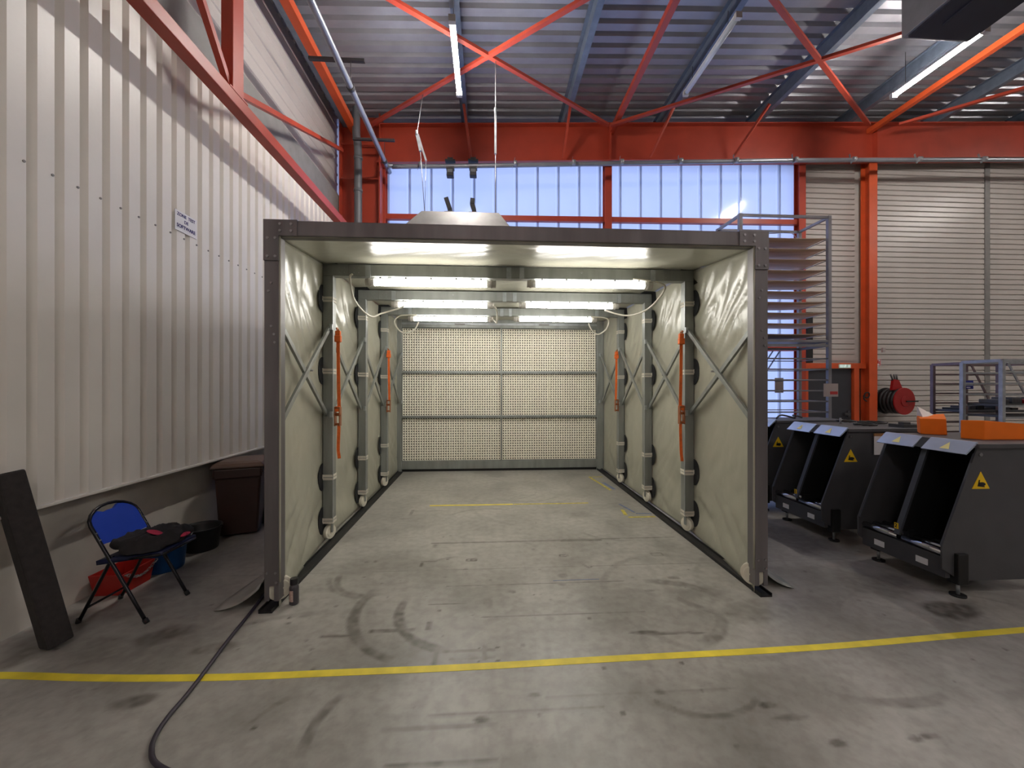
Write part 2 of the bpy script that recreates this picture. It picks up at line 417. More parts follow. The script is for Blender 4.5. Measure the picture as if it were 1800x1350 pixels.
# ---------------- floor with worn marks
def build_floor():
    st = 0.0135
    ax, bx, ay, by = -3.15, 4.2, 1.4, 8.0
    nx = int((bx - ax) / st); ny = int((by - ay) / st)
    xs = np.linspace(ax, bx, nx + 1); ys = np.linspace(ay, by, ny + 1)
    XX, YY = np.meshgrid(xs, ys)
    rng = np.random.default_rng(5)
    def vnoise(sc, seed):
        r = np.random.default_rng(seed); g = r.random((64, 64))
        u = (XX - ax) * sc; v = (YY - ay) * sc
        i = np.floor(u).astype(int); j = np.floor(v).astype(int); fu = u - i; fv = v - j
        fu = fu * fu * (3 - 2 * fu); fv = fv * fv * (3 - 2 * fv)
        G = lambda a, b: g[a % 64, b % 64]
        return (G(i, j) * (1 - fu) + G(i + 1, j) * fu) * (1 - fv) + (G(i, j + 1) * (1 - fu) + G(i + 1, j + 1) * fu) * fv
    D = np.zeros_like(XX)
    wob = vnoise(6, 1) - .5; fine = vnoise(28, 2); mid = vnoise(3, 3); grit = vnoise(55, 9)
    sm = lambda d, w: np.clip(1 - d / w, 0, 1)
    def put(mask, k):
        nonlocal D
        D = np.maximum(D, mask * k)
    def arc(cx, cy, r, wd, a0, a1, k, ry=None):
        ry = ry or r
        dx = (XX - cx) / r; dy = (YY - cy) / ry
        rr = np.sqrt(dx * dx + dy * dy); an = np.degrees(np.arctan2(dy, dx)) % 360
        a0 %= 360; a1 %= 360
        span = (a1 - a0) % 360; rel = (an - a0) % 360
        edge = np.clip(np.minimum(rel, span - rel) / 14, 0, 1) * (rel <= span)
        d = np.abs(rr - 1) * min(r, ry) + wob * .012
        put(np.clip(sm(np.abs(d), wd) * 2, 0, 1) * edge * (0.45 + 0.75 * fine), k)
    def rect(cx, cy, w, h, k, ang=0.0):
        c, s_ = math.cos(ang), math.sin(ang)
        u = np.abs((XX - cx) * c + (YY - cy) * s_); v = np.abs(-(XX - cx) * s_ + (YY - cy) * c)
        e = np.clip((w / 2 - u) / .010 + .5, 0, 1) * np.clip((h / 2 - v) / .010 + .5, 0, 1)
        put(e * (0.45 + 0.75 * fine), k)
    def blob(cx, cy, w, h, k, ang=0.0):
        c, s_ = math.cos(ang), math.sin(ang)
        u = ((XX - cx) * c + (YY - cy) * s_) / w; v = (-(XX - cx) * s_ + (YY - cy) * c) / h
        put(np.clip((1 - np.sqrt(u * u + v * v) + wob * .8) * 2, 0, 1) * (0.5 + .6 * fine), k)
    # tyre arcs
    arc(-0.35, 3.02, 0.62, 0.05, 150, 255, 0.42)
    arc(-0.15, 3.0, 0.5, 0.045, 160, 262, 0.46)
    arc(-0.95, 3.55, 0.34, 0.03, 170, 290, 0.32); arc(-0.95, 3.6, 0.42, 0.025, 185, 280, 0.26)
    arc(-0.2, 3.35, 0.55, 0.03, 95, 150, 0.25)
    arc(1.35, 2.75, 0.55, 0.06, 20, 95, 0.32); arc(1.2, 2.95, 0.5, 0.06, 285, 350, 0.34); arc(1.9, 3.2, 0.45, 0.05, 190, 280, 0.30)
    arc(1.15, 2.35, 0.42, 0.03, 215, 320, 0.34); arc(1.0, 2.2, 0.6, 0.035, 240, 300, 0.30); arc(2.2, 2.75, 0.8, 0.04, 225, 300, 0.26)
    arc(0.0, 4.8, 0.6, 0.03, 60, 150, 0.20); arc(1.5, 4.7, 0.5, 0.03, 200, 280, 0.16)
    arc(-0.45, 1.95, 0.4, 0.03, 140, 200, 0.34); arc(-0.75, 1.85, 0.45, 0.03, 120, 170, 0.24)
    for _ in range(26):
        arc(rng.uniform(-1.4, 3.6), rng.uniform(1.6, 7.5), rng.uniform(.3, 1.1), rng.uniform(.012, .05), rng.uniform(0, 360), rng.uniform(0, 360), rng.uniform(.05, .17))
    # old tape and lettering rests
    rect(-0.65, 2.74, .30, .035, .5); rect(-0.98, 2.70, .26, .028, .45); rect(-0.41, 2.78, .035, .10, .45)
    rect(-0.32, 2.46, .04, .18, .4); rect(-0.12, 2.50, .34, .03, .32); rect(-0.02, 2.48, .03, .14, .3); rect(-0.1, 2.43, .28, .025, .3)
    rect(-0.16, 3.83, .09, .016, .75); rect(-0.16, 3.79, .10, .016, .75); rect(-0.20, 3.81, .018, .05, .75); rect(-0.115, 3.81, .018, .05, .75); rect(-0.16, 3.81, .02, .05, .6)
    rect(0.70, 3.86, .014, .05, .65); rect(0.735, 3.88, .05, .014, .65); rect(0.735, 3.84, .05, .014, .65); rect(0.775, 3.86, .014, .05, .65); rect(.735, 3.86, .012, .05, .5)
    rect(1.66, 3.86, .11, .014, .5); rect(1.66, 3.80, .11, .014, .5); rect(1.61, 3.83, .014, .07, .5); rect(1.71, 3.83, .014, .07, .5)
    rect(-0.56, 3.80, .15, .03, .55); rect(-0.62, 3.74, .03, .11, .5); rect(-1.14, 3.82, .04, .05, .45, .5); rect(-1.06, 3.83, .03, .05, .45, .5)
    rect(0.3, 4.24, 1.8, .03, .42); rect(1.4, 4.26, 1.3, .02, .36); rect(-0.55, 4.17, .04, .08, .3); rect(1.0, 4.23, .45, .04, .4)
    rect(-0.78, 5.35, .4, .02, .35); rect(-1.0, 5.3, .04, .22, .32); rect(-1.05, 5.05, .12, .02, .3)
    rect(0.6, 6.05, .25, .02, .25); rect(0.95, 5.62, .25, .14, .12); rect(0.62, 6.9, .2, .12, .12)
    rect(0.4, 3.32, 1.5, .006, .5); rect(-.3, 3.05, .3, .008, .5); rect(1.1, 3.34, .5, .006, .4); rect(1.6, 3.35, .1, .05, .3)
    rect(0.55, 2.86, 1.2, .012, .32); rect(0.9, 3.62, .03, .1, .3, .5)
    rect(-0.2, 1.76, .5, .02, .5); rect(0.15, 2.02, .9, .02, .25); rect(0.9, 2.1, 1.2, .02, .2)
    # spots
    for cx, cy, w_, h_, k in ((0.24, 2.12, .05, .025, .55), (0.93, 2.1, .06, .03, .45), (1.45, 1.98, .06, .025, .55), (1.5, 1.9, .12, .02, .4), (-0.03, 1.98, .05, .025, .6),
                              (1.62, 1.75, .04, .02, .45), (2.0, 1.75, .05, .02, .6), (2.08, 1.76, .06, .02, .45), (1.05, 2.62, .12, .02, .55), (1.25, 2.60, .2, .02, .45),
                              (1.42, 2.59, .12, .02, .5), (0.2, 3.2, .03, .03, .35), (0.62, 3.3, .04, .04, .3), (0.0, 3.05, .05, .08, .28), (-1.32, 2.95, .06, .03, .3),
                              (-0.2, 3.62, .03, .015, .5), (0.65, 3.45, .05, .04, .3), (-0.2, 1.95, .3, .02, .3), (1.3, 3.15, .05, .02, .4), (.1, 3.3, .2, .03, .2)):
        blob(cx, cy, w_, h_, k)
    for cx, cy, w_, h_, k in ((-2.2, 2.75, .25, .12, .45), (-1.75, 2.62, .18, .07, .4), (-2.35, 2.55, .22, .08, .35), (-1.85, 2.2, .12, .05, .45), (-2.4, 2.6, .35, .25, .22),
                              (-2.7, 3.2, .2, .3, .25), (-2.9, 2.9, .15, .4, .4), (1.7, 3.1, .35, .15, .22), (2.1, 2.85, .5, .15, .25), (3.2, 3.2, .4, .3, .3), (3.4, 2.75, .3, .12, .5), (3.3, 4.2, .4, .5, .3), (3.1, 2.5, .5, .2, .15)):
        blob(cx, cy, w_, h_, k, .2)
    for cx, cy in ((-0.06, 2.40), (0.06, 2.52), (-0.06, 2.52), (0.06, 2.40)):
        put(sm(np.hypot(XX - cx, YY - cy), .014) * 3 > 1, .75)
    for _ in range(140):
        cx, cy = rng.uniform(-2.9, 4, 1)[0], rng.uniform(1.45, 5, 1)[0]
        put(np.clip(sm(np.hypot(XX - cx, YY - cy), rng.uniform(.008, .022)) * 2, 0, 1), rng.uniform(.15, .5))
    # straight slab joints and general grime
    for yy in (3.62, 6.4): put(sm(np.abs(YY - yy + wob * .01), .008), .25)
    for xx in (0.33,): put(sm(np.abs(XX - xx + wob * .008), .006), .14)
    D = np.maximum(D, np.clip((mid - .55) * .5, 0, .14))
    D += np.clip((grit - .72) * .5, 0, 1) * np.clip(1.4 - np.abs(YY - 2.0), 0, 1) * .6
    D = np.clip(D * 1.7, 0, .9)
    nv = XX.size
    W = nx + 1
    verts = np.column_stack([XX.ravel(), YY.ravel(), np.zeros(nv)])
    ii, jj = np.meshgrid(np.arange(nx), np.arange(ny)); a = (jj * W + ii).ravel()
    faces = np.column_stack([a, a + 1, a + W + 1, a + W])
    ext = [(X0 - .4, Y0), (X1, Y0), (X1, ay), (X0 - .4, ay), (X0 - .4, by), (X1, by), (X1, Y1 + .3), (X0 - .4, Y1 + .3), (ax, ay), (ax, by), (bx, ay), (bx, by)]
    ev = np.array([(x, y, 0.0) for x, y in ext]); b0 = nv
    ef = np.array([(0, 1, 2, 3), (4, 5, 6, 7), (3, 8, 9, 4), (10, 2, 5, 11)]) + b0
    allv = np.vstack([verts, ev]); allf = np.vstack([faces, ef])
    me = bpy.data.meshes.new('floor')
    me.vertices.add(len(allv)); me.vertices.foreach_set('co', allv.ravel())
    me.loops.add(allf.size); me.loops.foreach_set('vertex_index', allf.ravel().astype(np.int32))
    me.polygons.add(len(allf)); me.polygons.foreach_set('loop_start', np.arange(0, allf.size, 4, dtype=np.int32))
    at = me.attributes.new('dirt', 'FLOAT', 'POINT')
    at.data.foreach_set('value', np.concatenate([D.ravel(), np.full(len(ev), .05)]).astype(np.float32))
    me.update(calc_edges=True); me.validate()
    me.materials.append(M['floor'])
    o = bpy.data.objects.new('floor', me); COL.objects.link(o)
    struct(o, 'worn grey painted concrete floor with tyre marks and old tape rests', 'floor')
build_floor()

# ---------------- left wall: plinth, ribbed lining sheets, upper siding, steel
wl = MB().box(X0 - .25, X0, Y0, Y1 + .2, 0, 0.98).build('wall_left', 'plinth')
struct(wl, 'white ribbed metal wall on a painted concrete plinth', 'wall')
PITCH = 0.17
def rib_sheet(n, z0, z1, x):
    # wide proud flats, narrow recessed grooves; runs along +Y from 0
    b = MB(); prof = []
    for i in range(n):
        y = i * PITCH
        prof += [(y, 0), (y + .104, 0), (y + .110, -.045), (y + .126, -.045)]
    prof.append((n * PITCH, 0))
    vs = [(x + q, y, z) for y, q in prof for z in (z0, z1)]
    fs = [(2 * i, 2 * i + 2, 2 * i + 3, 2 * i + 1) for i in range(len(prof) - 1)]
    return b.add(vs, fs)
sh0 = rib_sheet(6, .855, 5.04, -3.0).build('cladding_sheet', 'sheet', wl, solidify=0.002)
ys = 8.45 - 6 * PITCH
sh0.location = (0, ys, 0)
for i in range(1, 20):
    twin(sh0, 'cladding_sheet', wl, (0, ys - i * 6 * PITCH, 0))
# drip trim under the lining, backing rail, upper girt
b = MB().box(-3.12, -2.985, Y0, 8.45, .835, .853); b.build('drip_trim', 'sheet', wl)
MB().box(-3.2, -3.055, Y0, 8.45, .93, 1.03).build('backing_rail', 'girt', wl)
MB().box(-3.2, -3.045, Y0, 8.45, 4.95, 5.56).build('girt', 'girt', wl)
b = MB()
for zz in (3.11,):
    k = 0
    while True:
        y = 8.3 - k * PITCH - .046 * 0 - .10
        if y < 2.2: break
        b.cyl((-3.0, y, zz), (-2.993, y, zz), .009, n=6); k += 1
o = b.build('screw_row', 'screw', wl); o['kind'] = 'stuff'
pl = MB()
prof = [(-3.16, 0), (-3.16, .10), (-3.145, .115), (-3.145, .145), (-3.16, .16), (-3.16, .20), (-3.19, .20), (-3.19, 0)]
pl.prism([(p[0], p[1]) for p in prof], 'y', Y0, 8.55)
p0 = pl.build('siding_plank', 'siding', wl); p0.location = (0, 0, 5.56)
for i in range(1, 10): twin(p0, 'siding_plank', wl, (0, 0, 5.56 + i * .2))
# rail beam in front of the lining, post and braces
XR_ = -2.66
MB().bar((XR_, -12, 4.625), (XR_, 8.3, 4.625), .13, .13).build('rail_beam', 'red_orange', wl, bevel=.006)
for yy in (-1.7, 4.32):
    MB().box(XR_ - .06, XR_ + .06, yy - .09, yy + .09, 4.70, 7.0).build('post', 'red_orange', wl, bevel=.006)
MB().bar((XR_, 3.0, 6.35), (XR_ + .0, 4.25, 4.74), .06, .06).build('brace', 'red_orange', wl)
MB().bar((XR_, 4.42, 4.78), (-2.9, 8.1, 6.35), .06, .06).build('brace', 'red_orange', wl)
MB().bar((XR_ - .07, 4.32, 4.695), (XR_ + .07, 4.32, 4.695), .30, .015, up=(0, 0, 1)).build('base_plate', 'red_orange', wl)
for yy in (-4.5, 0.5, 7.9):
    MB().box(-3.0, XR_ - .06, yy - .04, yy + .04, 4.57, 4.66).build('bracket', 'red_orange', wl)

# ---------------- rear wall: window bays, siding, columns, door
YW = 8.75
wr = MB().box(7.12, X1, YW + .05, YW + .25, 0, 9.0).box(X0 - .3, -2.22, YW + .05, YW + .25, 0, 9.0).box(-2.22, 7.12, YW + .05, YW + .25, 0, .55).box(-2.22, 7.12, YW + .05, YW + .25, 6.75, 9.0).build('wall_rear', 'far_wall')
struct(wr, 'white plank-clad rear wall with orange steel columns and daylight panels', 'wall')
pk = MB()
def plank(x0, x1, name='siding_plank'):
    b = MB()
    prof = [(YW + .05, 0), (YW + .05, .118), (YW + .022, .118), (YW, .104), (YW, .014), (YW + .03, .0)]
    b.prism(prof, 'x', x0, x1)
    return b.build(name, 'siding', wr)
for (xa, xb, z0) in ((7.16, 8.50, 0), (8.84, 11.74, 0), (11.86, X1, 0)):
    q = plank(xa, xb); q.location = (0, 0, z0)
    for i in range(1, 62):
        z = z0 + i * .12
        if xa < 8 and z < 2.16: continue
        twin(q, 'siding_plank', wr, (0, 0, z))
    if xa < 8: q.location = (0, 0, 2.2)
for (xa, xb) in ((11.74, 11.86),):
    MB().box(xa, xb, YW - .02, YW + .05, 0, 8.2).build('joint_cover', 'girt', wr)
# window with translucent panels
win = MB().box(-2.22, 7.12, YW + .02, YW + .05, .50, .58).build('window_1', 'red_orange')
struct(win, 'tall band of bluish translucent ribbed daylight panels behind orange rails', 'window')
PW = .465
def pane_mesh(z0, z1):
    b = MB()
    prof = [(0, 0), (.03, 0), (.045, -.03), (.075, -.03), (.09, 0), (PW - .002, 0)]
    vs = [(x, YW + .03 + y, z) for x, y in prof for z in (z0, z1)]
    return b.add(vs, [(2 * i, 2 * i + 2, 2 * i + 3, 2 * i + 1) for i in range(len(prof) - 1)])
pn = pane_mesh(.55, 6.9).build('pane', 'poly', win)
pn.location = (-2.22, 0, 0)
for i in range(1, 20): twin(pn, 'pane', win, (-2.22 + i * PW, 0, 0))
for i in range(20):
    x = -2.22 + i * PW + .06
    MB().box(x - .022, x + .022, YW - .012, YW - .006, .55, 6.9).build('pane_joint', 'poly_rib', win)
for zz in (5.28, 2.42):
    MB().bar((-2.22, YW - .1, zr(-2.2, zz)), (7.12, YW - .1, zz + .10), .10, .11).build('rail', 'red_orange', win)
for xx in (-2.2, 2.62, 7.06):
    MB().ibeam((xx, YW - .12, 0), (xx, YW - .12, 6.9), .16 if xx > 0 else .08, .16, .014, .01, up=(0, 1, 0)).build('mullion', 'red_orange', win)
# columns, downpipe, cable duct
MB().ibeam((-2.62, 8.45, 0), (-2.62, 8.45, 7.25), .3, .82, .025, .016, up=(1, 0, 0)).build('column', 'red_orange', wr)
MB().box(-3.0, -2.24, 8.31, 8.33, 5.9, 5.93).box(-3.0, -2.24, 8.31, 8.33, 6.6, 6.63).build('stiffener', 'red_orange', wr)
MB().ibeam((8.69, 8.60, 0), (8.69, 8.60, 7.3), .19, .22, .022, .014, up=(0, 1, 0)).build('column', 'orange', wr)
b = MB().tube(spline([(-2.62, 8.1, 7.2), (-2.62, 8.1, 6.7), (-2.60, 8.13, 6.45), (-2.60, 8.15, 5.5), (-2.6, 8.15, 0)], 6), .075, 12)
for zz in (6.2, 5.55, 4.4): b.cyl((-2.6, 8.15, zz), (-2.6, 8.15, zz + .06), .085, n=12)
b.build('downpipe', 'pipe_grey', wr)
b = MB().cyl((8.88, 8.68, 0), (8.88, 8.68, 6.5), .03, n=10)
for zz in (5.2, 3.9, 2.4): b.box(8.82, 8.92, 8.66, 8.75, zz, zz + .03)
b.build('drain_pipe', 'pipe_grey', wr)
MB().box(7.26, 7.40, 8.66, 8.75, 2.2, 3.35).build('cable_duct', 'black', wr)
MB().box(8.78, 8.84, 8.36, 8.40, 2.42, 2.52).build('junction_box', 'paper_grey', wr)
# door
door = MB().box(7.24, 8.32, 8.66, 8.72, 0.02, 2.06).build('door_1', 'door')
struct(door, 'dark grey service door in an orange steel frame beside the window', 'door')
MB().box(7.16, 8.62, 8.60, 8.72, 2.07, 2.19).build('lintel', 'orange', door)
MB().box(8.34, 8.46, 8.60, 8.72, 0, 2.07).build('jamb', 'orange', door)
MB().box(7.16, 7.24, 8.60, 8.72, 0, 2.07).build('jamb', 'orange', door)
MB().box(8.12, 8.26, 8.60, 8.66, 1.0, 1.05).box(8.22, 8.26, 8.63, 8.66, .96, 1.1).build('handle', 'zinc_dark', door)

# ---------------- ceiling: slab, roof sheets, purlins, rafters, struts, bracing
ce = MB()
ce.prism([(X0 - .3, zr(X0 - .3, 7.40)), (X1, zr(X1, 7.40)), (X1, zr(X1, 7.55)), (X0 - .3, zr(X0 - .3, 7.55))], 'y', Y0, Y1 + .3)
ce = ce.build('ceiling', 'roof_top'); struct(ce, 'ribbed metal roof deck on steel purlins and red orange rafters', 'ceiling')
RP = .226
def roof_sheet(n):
    prof = []
    for i in range(n):
        y = i * RP
        prof += [(y, 0), (y + .130, 0), (y + .145, .055), (y + .195, .055)]
    prof.append((n * RP, 0))
    xa, xb = X0 - .2, X1
    vs = [(x, y, zr(x, 7.30) + q) for y, q in prof for x in (xa, xb)]
    return MB().add(vs, [(2 * i, 2 * i + 2, 2 * i + 3, 2 * i + 1) for i in range(len(prof) - 1)])
rs = roof_sheet(4).build('roof_sheet', 'roof', ce); rs.location = (0, 8.76 - 4 * RP, 0)
for i in range(1, 23): twin(rs, 'roof_sheet', ce, (0, 8.76 - (i + 1) * 4 * RP, 0))
PUX = [-2.95, -.47, 1.62, 3.74, 5.85, 7.95, 10.05, 12.15, 14.25, 16.35, 18.4]
for x in PUX:
    z = zr(x, 7.17)
    prof = [(x - .04, z - .11), (x + .06, z - .11), (x + .06, z - .102), (x - .032, z - .102), (x - .032, z + .102), (x - .1, z + .102), (x - .1, z + .11), (x - .04, z + .11)]
    MB().prism(prof, 'y', Y0, 8.6).build('purlin', 'purlin', ce)
for y in (8.42, 2.35, -3.7, -9.7):
    MB().ibeam((-2.3, y, zr(-2.3, 6.66)), (X1, y, zr(X1, 6.66)), .24, .80, .022, .014).build('rafter', 'red_orange', ce)
b = MB()
for x in (8.6, 2.6): b.box(x - .01, x + .01, 8.30, 8.42, zr(x, 6.29), zr(x, 7.03))
b.build('rafter_stiffener', 'red_orange', ce)
for x in (-2.72, 2.63, 8.48, 14.0):
    MB().bar((x, Y0, zr(x, 6.9)), (x, 8.4, zr(x, 6.9)), .10 if x > 0 else .13, .10 if x > 0 else .13).build('strut', 'orange' if x > 8 or x < 0 else 'red_orange', ce)
def brace(p, q):
    MB().bar((p[0], p[1], zr(p[0], 6.8)), (q[0], q[1], zr(q[0], 6.8)), .07, .05).build('brace', 'red_orange', ce)
def ext(p, q, y):      # continue the line to depth y
    t = (y - q[1]) / (p[1] - q[1]); return (q[0] + (p[0] - q[0]) * t, y)
for p, q in (((-1.279, 5.423), (2.314, 7.907)), ((1.297, 5.38), (-1.921, 7.698)), ((3.983, 5.335), (7.827, 7.836)), ((6.423, 5.865), (2.665, 7.909)), ((10.145, 6.957), (8.901, 7.893))):
    brace(ext(p, q, 4.4), ext(p, q, 8.0))
for x, dx in ((-.47, .12), (1.62, -.05), (3.74, -.3), (5.7, -.4)):
    MB().bar((x + dx, 8.28, zr(x, 6.3)), (x, 7.75, zr(x, 7.06)), .045, .045).build('knee_brace', 'red_orange', ce)

# unseen sides of the hall
o = MB().box(X1, X1 + .2, Y0, Y1 + .3, 0, 9).build('wall_right', 'far_wall'); struct(o, 'plain pale end wall of the hall', 'wall')
o = MB().box(X0 - .3, X1 + .2, Y0 - .2, Y0, 0, 9).build('wall_front', 'far_wall'); struct(o, 'plain pale wall behind the viewpoint', 'wall')

# ================================================================== HALL LAMPS
def hall_lamp(x, y, z, lit, label, L=1.25, group='tube lamps under the roof'):
    t = thing('tube_lamp', label, 'lamp', (x, y, z), group)
    MB().prism([(x - .035, z + .02), (x + .035, z + .02), (x + .028, z + .06), (x - .028, z + .06)], 'y', y - L / 2 - .04, y + L / 2 + .04).build('housing', 'lamp_white', t)
    MB().cyl((x, y - L / 2, z), (x, y + L / 2, z), .038, n=12).build('tube', 'hall_tube' if lit else 'off_tube', t)
    for s in (-1, 1):
        MB().box(x - .045, x + .045, y + s * (L / 2 + .035) - .03, y + s * (L / 2 + .035) + .03, z - .045, z + .045).build('end_cap', 'cap', t)
        zt = zr(x, 7.06)
        if zt - z > .12: MB().cyl((x, y + s * L * .36, z + .05), (x, y + s * L * .36, zt), .005, n=6).build('hanger', 'zinc_dark', t)
    return t
hall_lamp(-.47, 5.9, 6.45, True, 'lit tube lamp above the middle of the booth')
hall_lamp(7.22, 6.03, 6.84, True, 'lit tube lamp beside the roof heater')
hall_lamp(3.60, 6.3, 7.0, False, 'unlit white tube lamp along a purlin', 1.45)
tr_ = MB().box(-.50, -.44, 2.6, 5.2, 6.56, 6.62).build('cable_trunking', 'conduit'); tag(tr_, 'grey trunking strip running up to the lit lamp above the booth', 'trunking')
for x, y, z in ((-.47, -3.2, 6.45), (7.22, -.8, 6.84), (-.47, -9, 6.45), (7.22, -7, 6.84), (14, 5.5, 7.1), (14, -1.5, 7.1)):  # unseen lamps, added to light the foreground floor and left wall
    hall_lamp(x, y, z, True, 'unseen lit tube lamp added outside the view to brighten the hall', group='added tube lamps outside the view')

# ================================================================== ROOF HEATER
def heater():
    t = thing('air_heater', 'grey louvred air heater hung under the roof beside the lit lamp', 'heater', (6.3, 4.75, 6.55))
    MB().box(5.82, 6.82, 4.2, 5.28, 6.56, 7.22).build('casing', 'unit', t, bevel=.01)
    s0 = MB().prism([(5.82, 0), (5.79, .01), (5.79, .075), (5.82, .085)], 'y', 4.24, 5.24).build('louvre', 'unit', t)
    s0.location.z = 0.02
    for i in range(1, 6): twin(s0, 'louvre', t, (0, 0, .02 + i * .1))
    for s in [s0] + [c for c in t.children if c.name.startswith('louvre')]:
        pass
    MB().box(5.86, 6.78, 4.26, 5.22, 6.53, 6.565).build('underside', 'unit_dark', t)
    MB().box(6.1, 6.5, 4.5, 5.0, 6.505, 6.535).build('fan_grille', 'unit_dark', t)
    for x in (5.95, 6.7):
        MB().cyl((x, 5.0, 7.2), (x, 5.0, 7.5), .012, n=8).build('hanger', 'zinc_dark', t)
    return t
heater()

# ================================================================== CONDUIT
def conduit():
    t = thing('cable_conduit', 'grey round conduit hung along the eave and under the rafter', 'pipe', (-2.02, 8.05, 6.05))
    pts = [(-2.02, -6, 6.06), (-2.02, 3, 6.06), (-2.02, 7.95, 6.06), (-2.01, 8.06, 6.06), (-1.9, 8.1, 6.07)]
    MB().tube(spline(pts, 4), .045, 12).build('eave_pipe', 'conduit', t)
    pts = [(-1.92, 8.1, 6.06), (0, 8.1, 6.14), (5.67, 8.1, 6.43), (8.3, 8.1, 6.54), (14, 8.1, 6.74)]
    MB().tube(spline(pts, 4), .045, 12).build('rafter_pipe', 'conduit', t)
    for y in (3.6, 6.0, 7.9):
        b = MB().cyl((-2.02, y - .03, 6.06), (-2.02, y + .03, 6.06), .056, n=12)
        b.cyl((-2.02, y, 6.1), (-2.02, y, 6.45), .006, n=6)
        b.build('pipe_clamp', 'zinc_dark', t)
        MB().box(-2.62, -1.82, y - .025, y + .025, 6.44, 6.48).build('cross_bar', 'zinc_dark', t)
    for x in (-1.35, .55, 1.75, 2.75, 4.0, 5.2, 6.5, 7.8, 9.3, 10.8):
        z = 6.06 + .0485 * (x + 1.92) if x < 6 else 6.43 + .037 * (x - 5.67)
        b = MB().bar((x, 8.16, z + .17), (x - .06, 8.05, z - .09), .035, .006, up=(1, 0, 0)).cyl((x - .03, 8.05, z), (x + .03, 8.05, z), .055, n=8)
        b.build('hook_clip', 'galv', t)
conduit()

# ================================================================== SUSPENDED HOOD AND WIRES
def hood():
    hy = 6.6
    t = thing('extraction_hood', 'grey trapezoid metal hood hung on wires above the booth', 'hood', (-.46, hy, 4.2))
    def ring(x0, x1, y0, y1, z): return [(x0, y0, z), (x1, y0, z), (x1, y1, z), (x0, y1, z)]
    vs = ring(-1.05, .17, hy - .22, hy + .35, 4.43) + ring(-1.28, .34, hy - .30, hy + .6, 4.19) + ring(-1.28, .34, hy - .30, hy + .6, 4.10)
    fs = [(3, 2, 1, 0)] + [(k * 4 + i, k * 4 + (i + 1) % 4, k * 4 + 4 + (i + 1) % 4, k * 4 + 4 + i) for k in (0, 1) for i in range(4)]
    MB().add(vs, fs).build('shell', 'hood', t, solidify=.01)
    for x in (-.63, -.24):
        MB().box(x - .07, x + .07, hy - .2, hy, 4.43, 4.455).build('bracket_foot', 'galv', t)
        pts = [(x + .02, hy - .1, 4.45), (x + .01, hy - .1, 4.53), (x - .02, hy - .1, 4.62), (x - .05 if x < -.5 else x - .01, hy - .1, 4.71)]
        b = MB()
        for p, q in zip(pts, pts[1:]): b.bar(p, q, .07, .05, up=(0, 1, 0))
        b.build('hook_bracket', 'black', t)
    for xa, xb, zt in ((-1.02, -1.15, 6.82), (.12, .12, 6.82)):
        b = MB().cyl((xa, hy - .1, 4.43), (xb + (.06 if xa < 0 else 0), hy - .1, 5.45), .006, n=6)
        b.cyl((xb, hy - .1, 5.9 if xa > 0 else 5.72), (xb, 6.385 if xa > 0 else 7.13, 6.87 if xa > 0 else 6.82), .006, n=6)
        b.build('wire', 'galv', t)
        z0 = 5.45
        b = MB().bar((xb + (.06 if xa < 0 else 0), hy - .1, z0), (xb, hy - .1, 6.15 if xa > 0 else 5.72), .035, .03, up=(0, 1, 0))
        b.cyl((xb, hy - .1, 6.12 if xa > 0 else 5.70), (xb, hy - .1, 6.2 if xa > 0 else 5.78), .022, n=8)
        b.build('turnbuckle', 'galv', t)
    b = MB().cyl((-1.02, hy - .1, 4.43), (-1.0, hy - .1, 5.35), .004, n=6).bar((-1.0, hy - .1, 5.3), (-1.13, hy - .1, 5.72), .03, .02, up=(0, 1, 0))
    b.build('spare_wire', 'galv', t)
hood()
for i, x in enumerate((-.76, -.30)):
    z = 6.12 + i * .02
    t = thing('pipe_clamp_lamp', ('small black clamp lamp under the conduit, on the column side', 'small black clamp lamp under the conduit, on the machine side')[i], 'lamp', (x, 8.08, z), 'clamp lamps under the conduit')
    MB().box(x - .10, x + .10, 8.03, 8.15, z + .06, z + .09).box(x - .055, x + .055, 8.04, 8.14, z + .09, z + .13).build('saddle', 'black', t)
    MB().box(x - .08, x + .08, 8.03, 8.13, z - .10, z - .05).build('clamp', 'zinc_dark', t)
    MB().prism([(x - .07, z - .26), (x + .07, z - .26), (x + .06, z - .10), (x - .06, z - .10)], 'y', 7.99, 8.12).build('head', 'black', t, bevel=.01)
    MB().box(x - .05, x + .05, 7.985, 7.992, z - .19, z - .13).build('lens', 'pipe_grey', t)
    for dx in (-.05, .05): MB().cyl((x + dx, 8.09, z + .05), (x + dx, 8.09, z + .2), .004, n=5).build('hanger', 'zinc_dark', t)

# ================================================================== SPRAY BOOTH
BY = [3.1, 4.36, 5.5, 6.63, 7.85]
XL, XRR, XC = -1.69, 2.24, 0.275
ZT = 2.95
booth = thing('spray_booth', 'open telescopic spray booth of grey steel frames and greige fabric', 'booth', (XC, 5.4, 0))

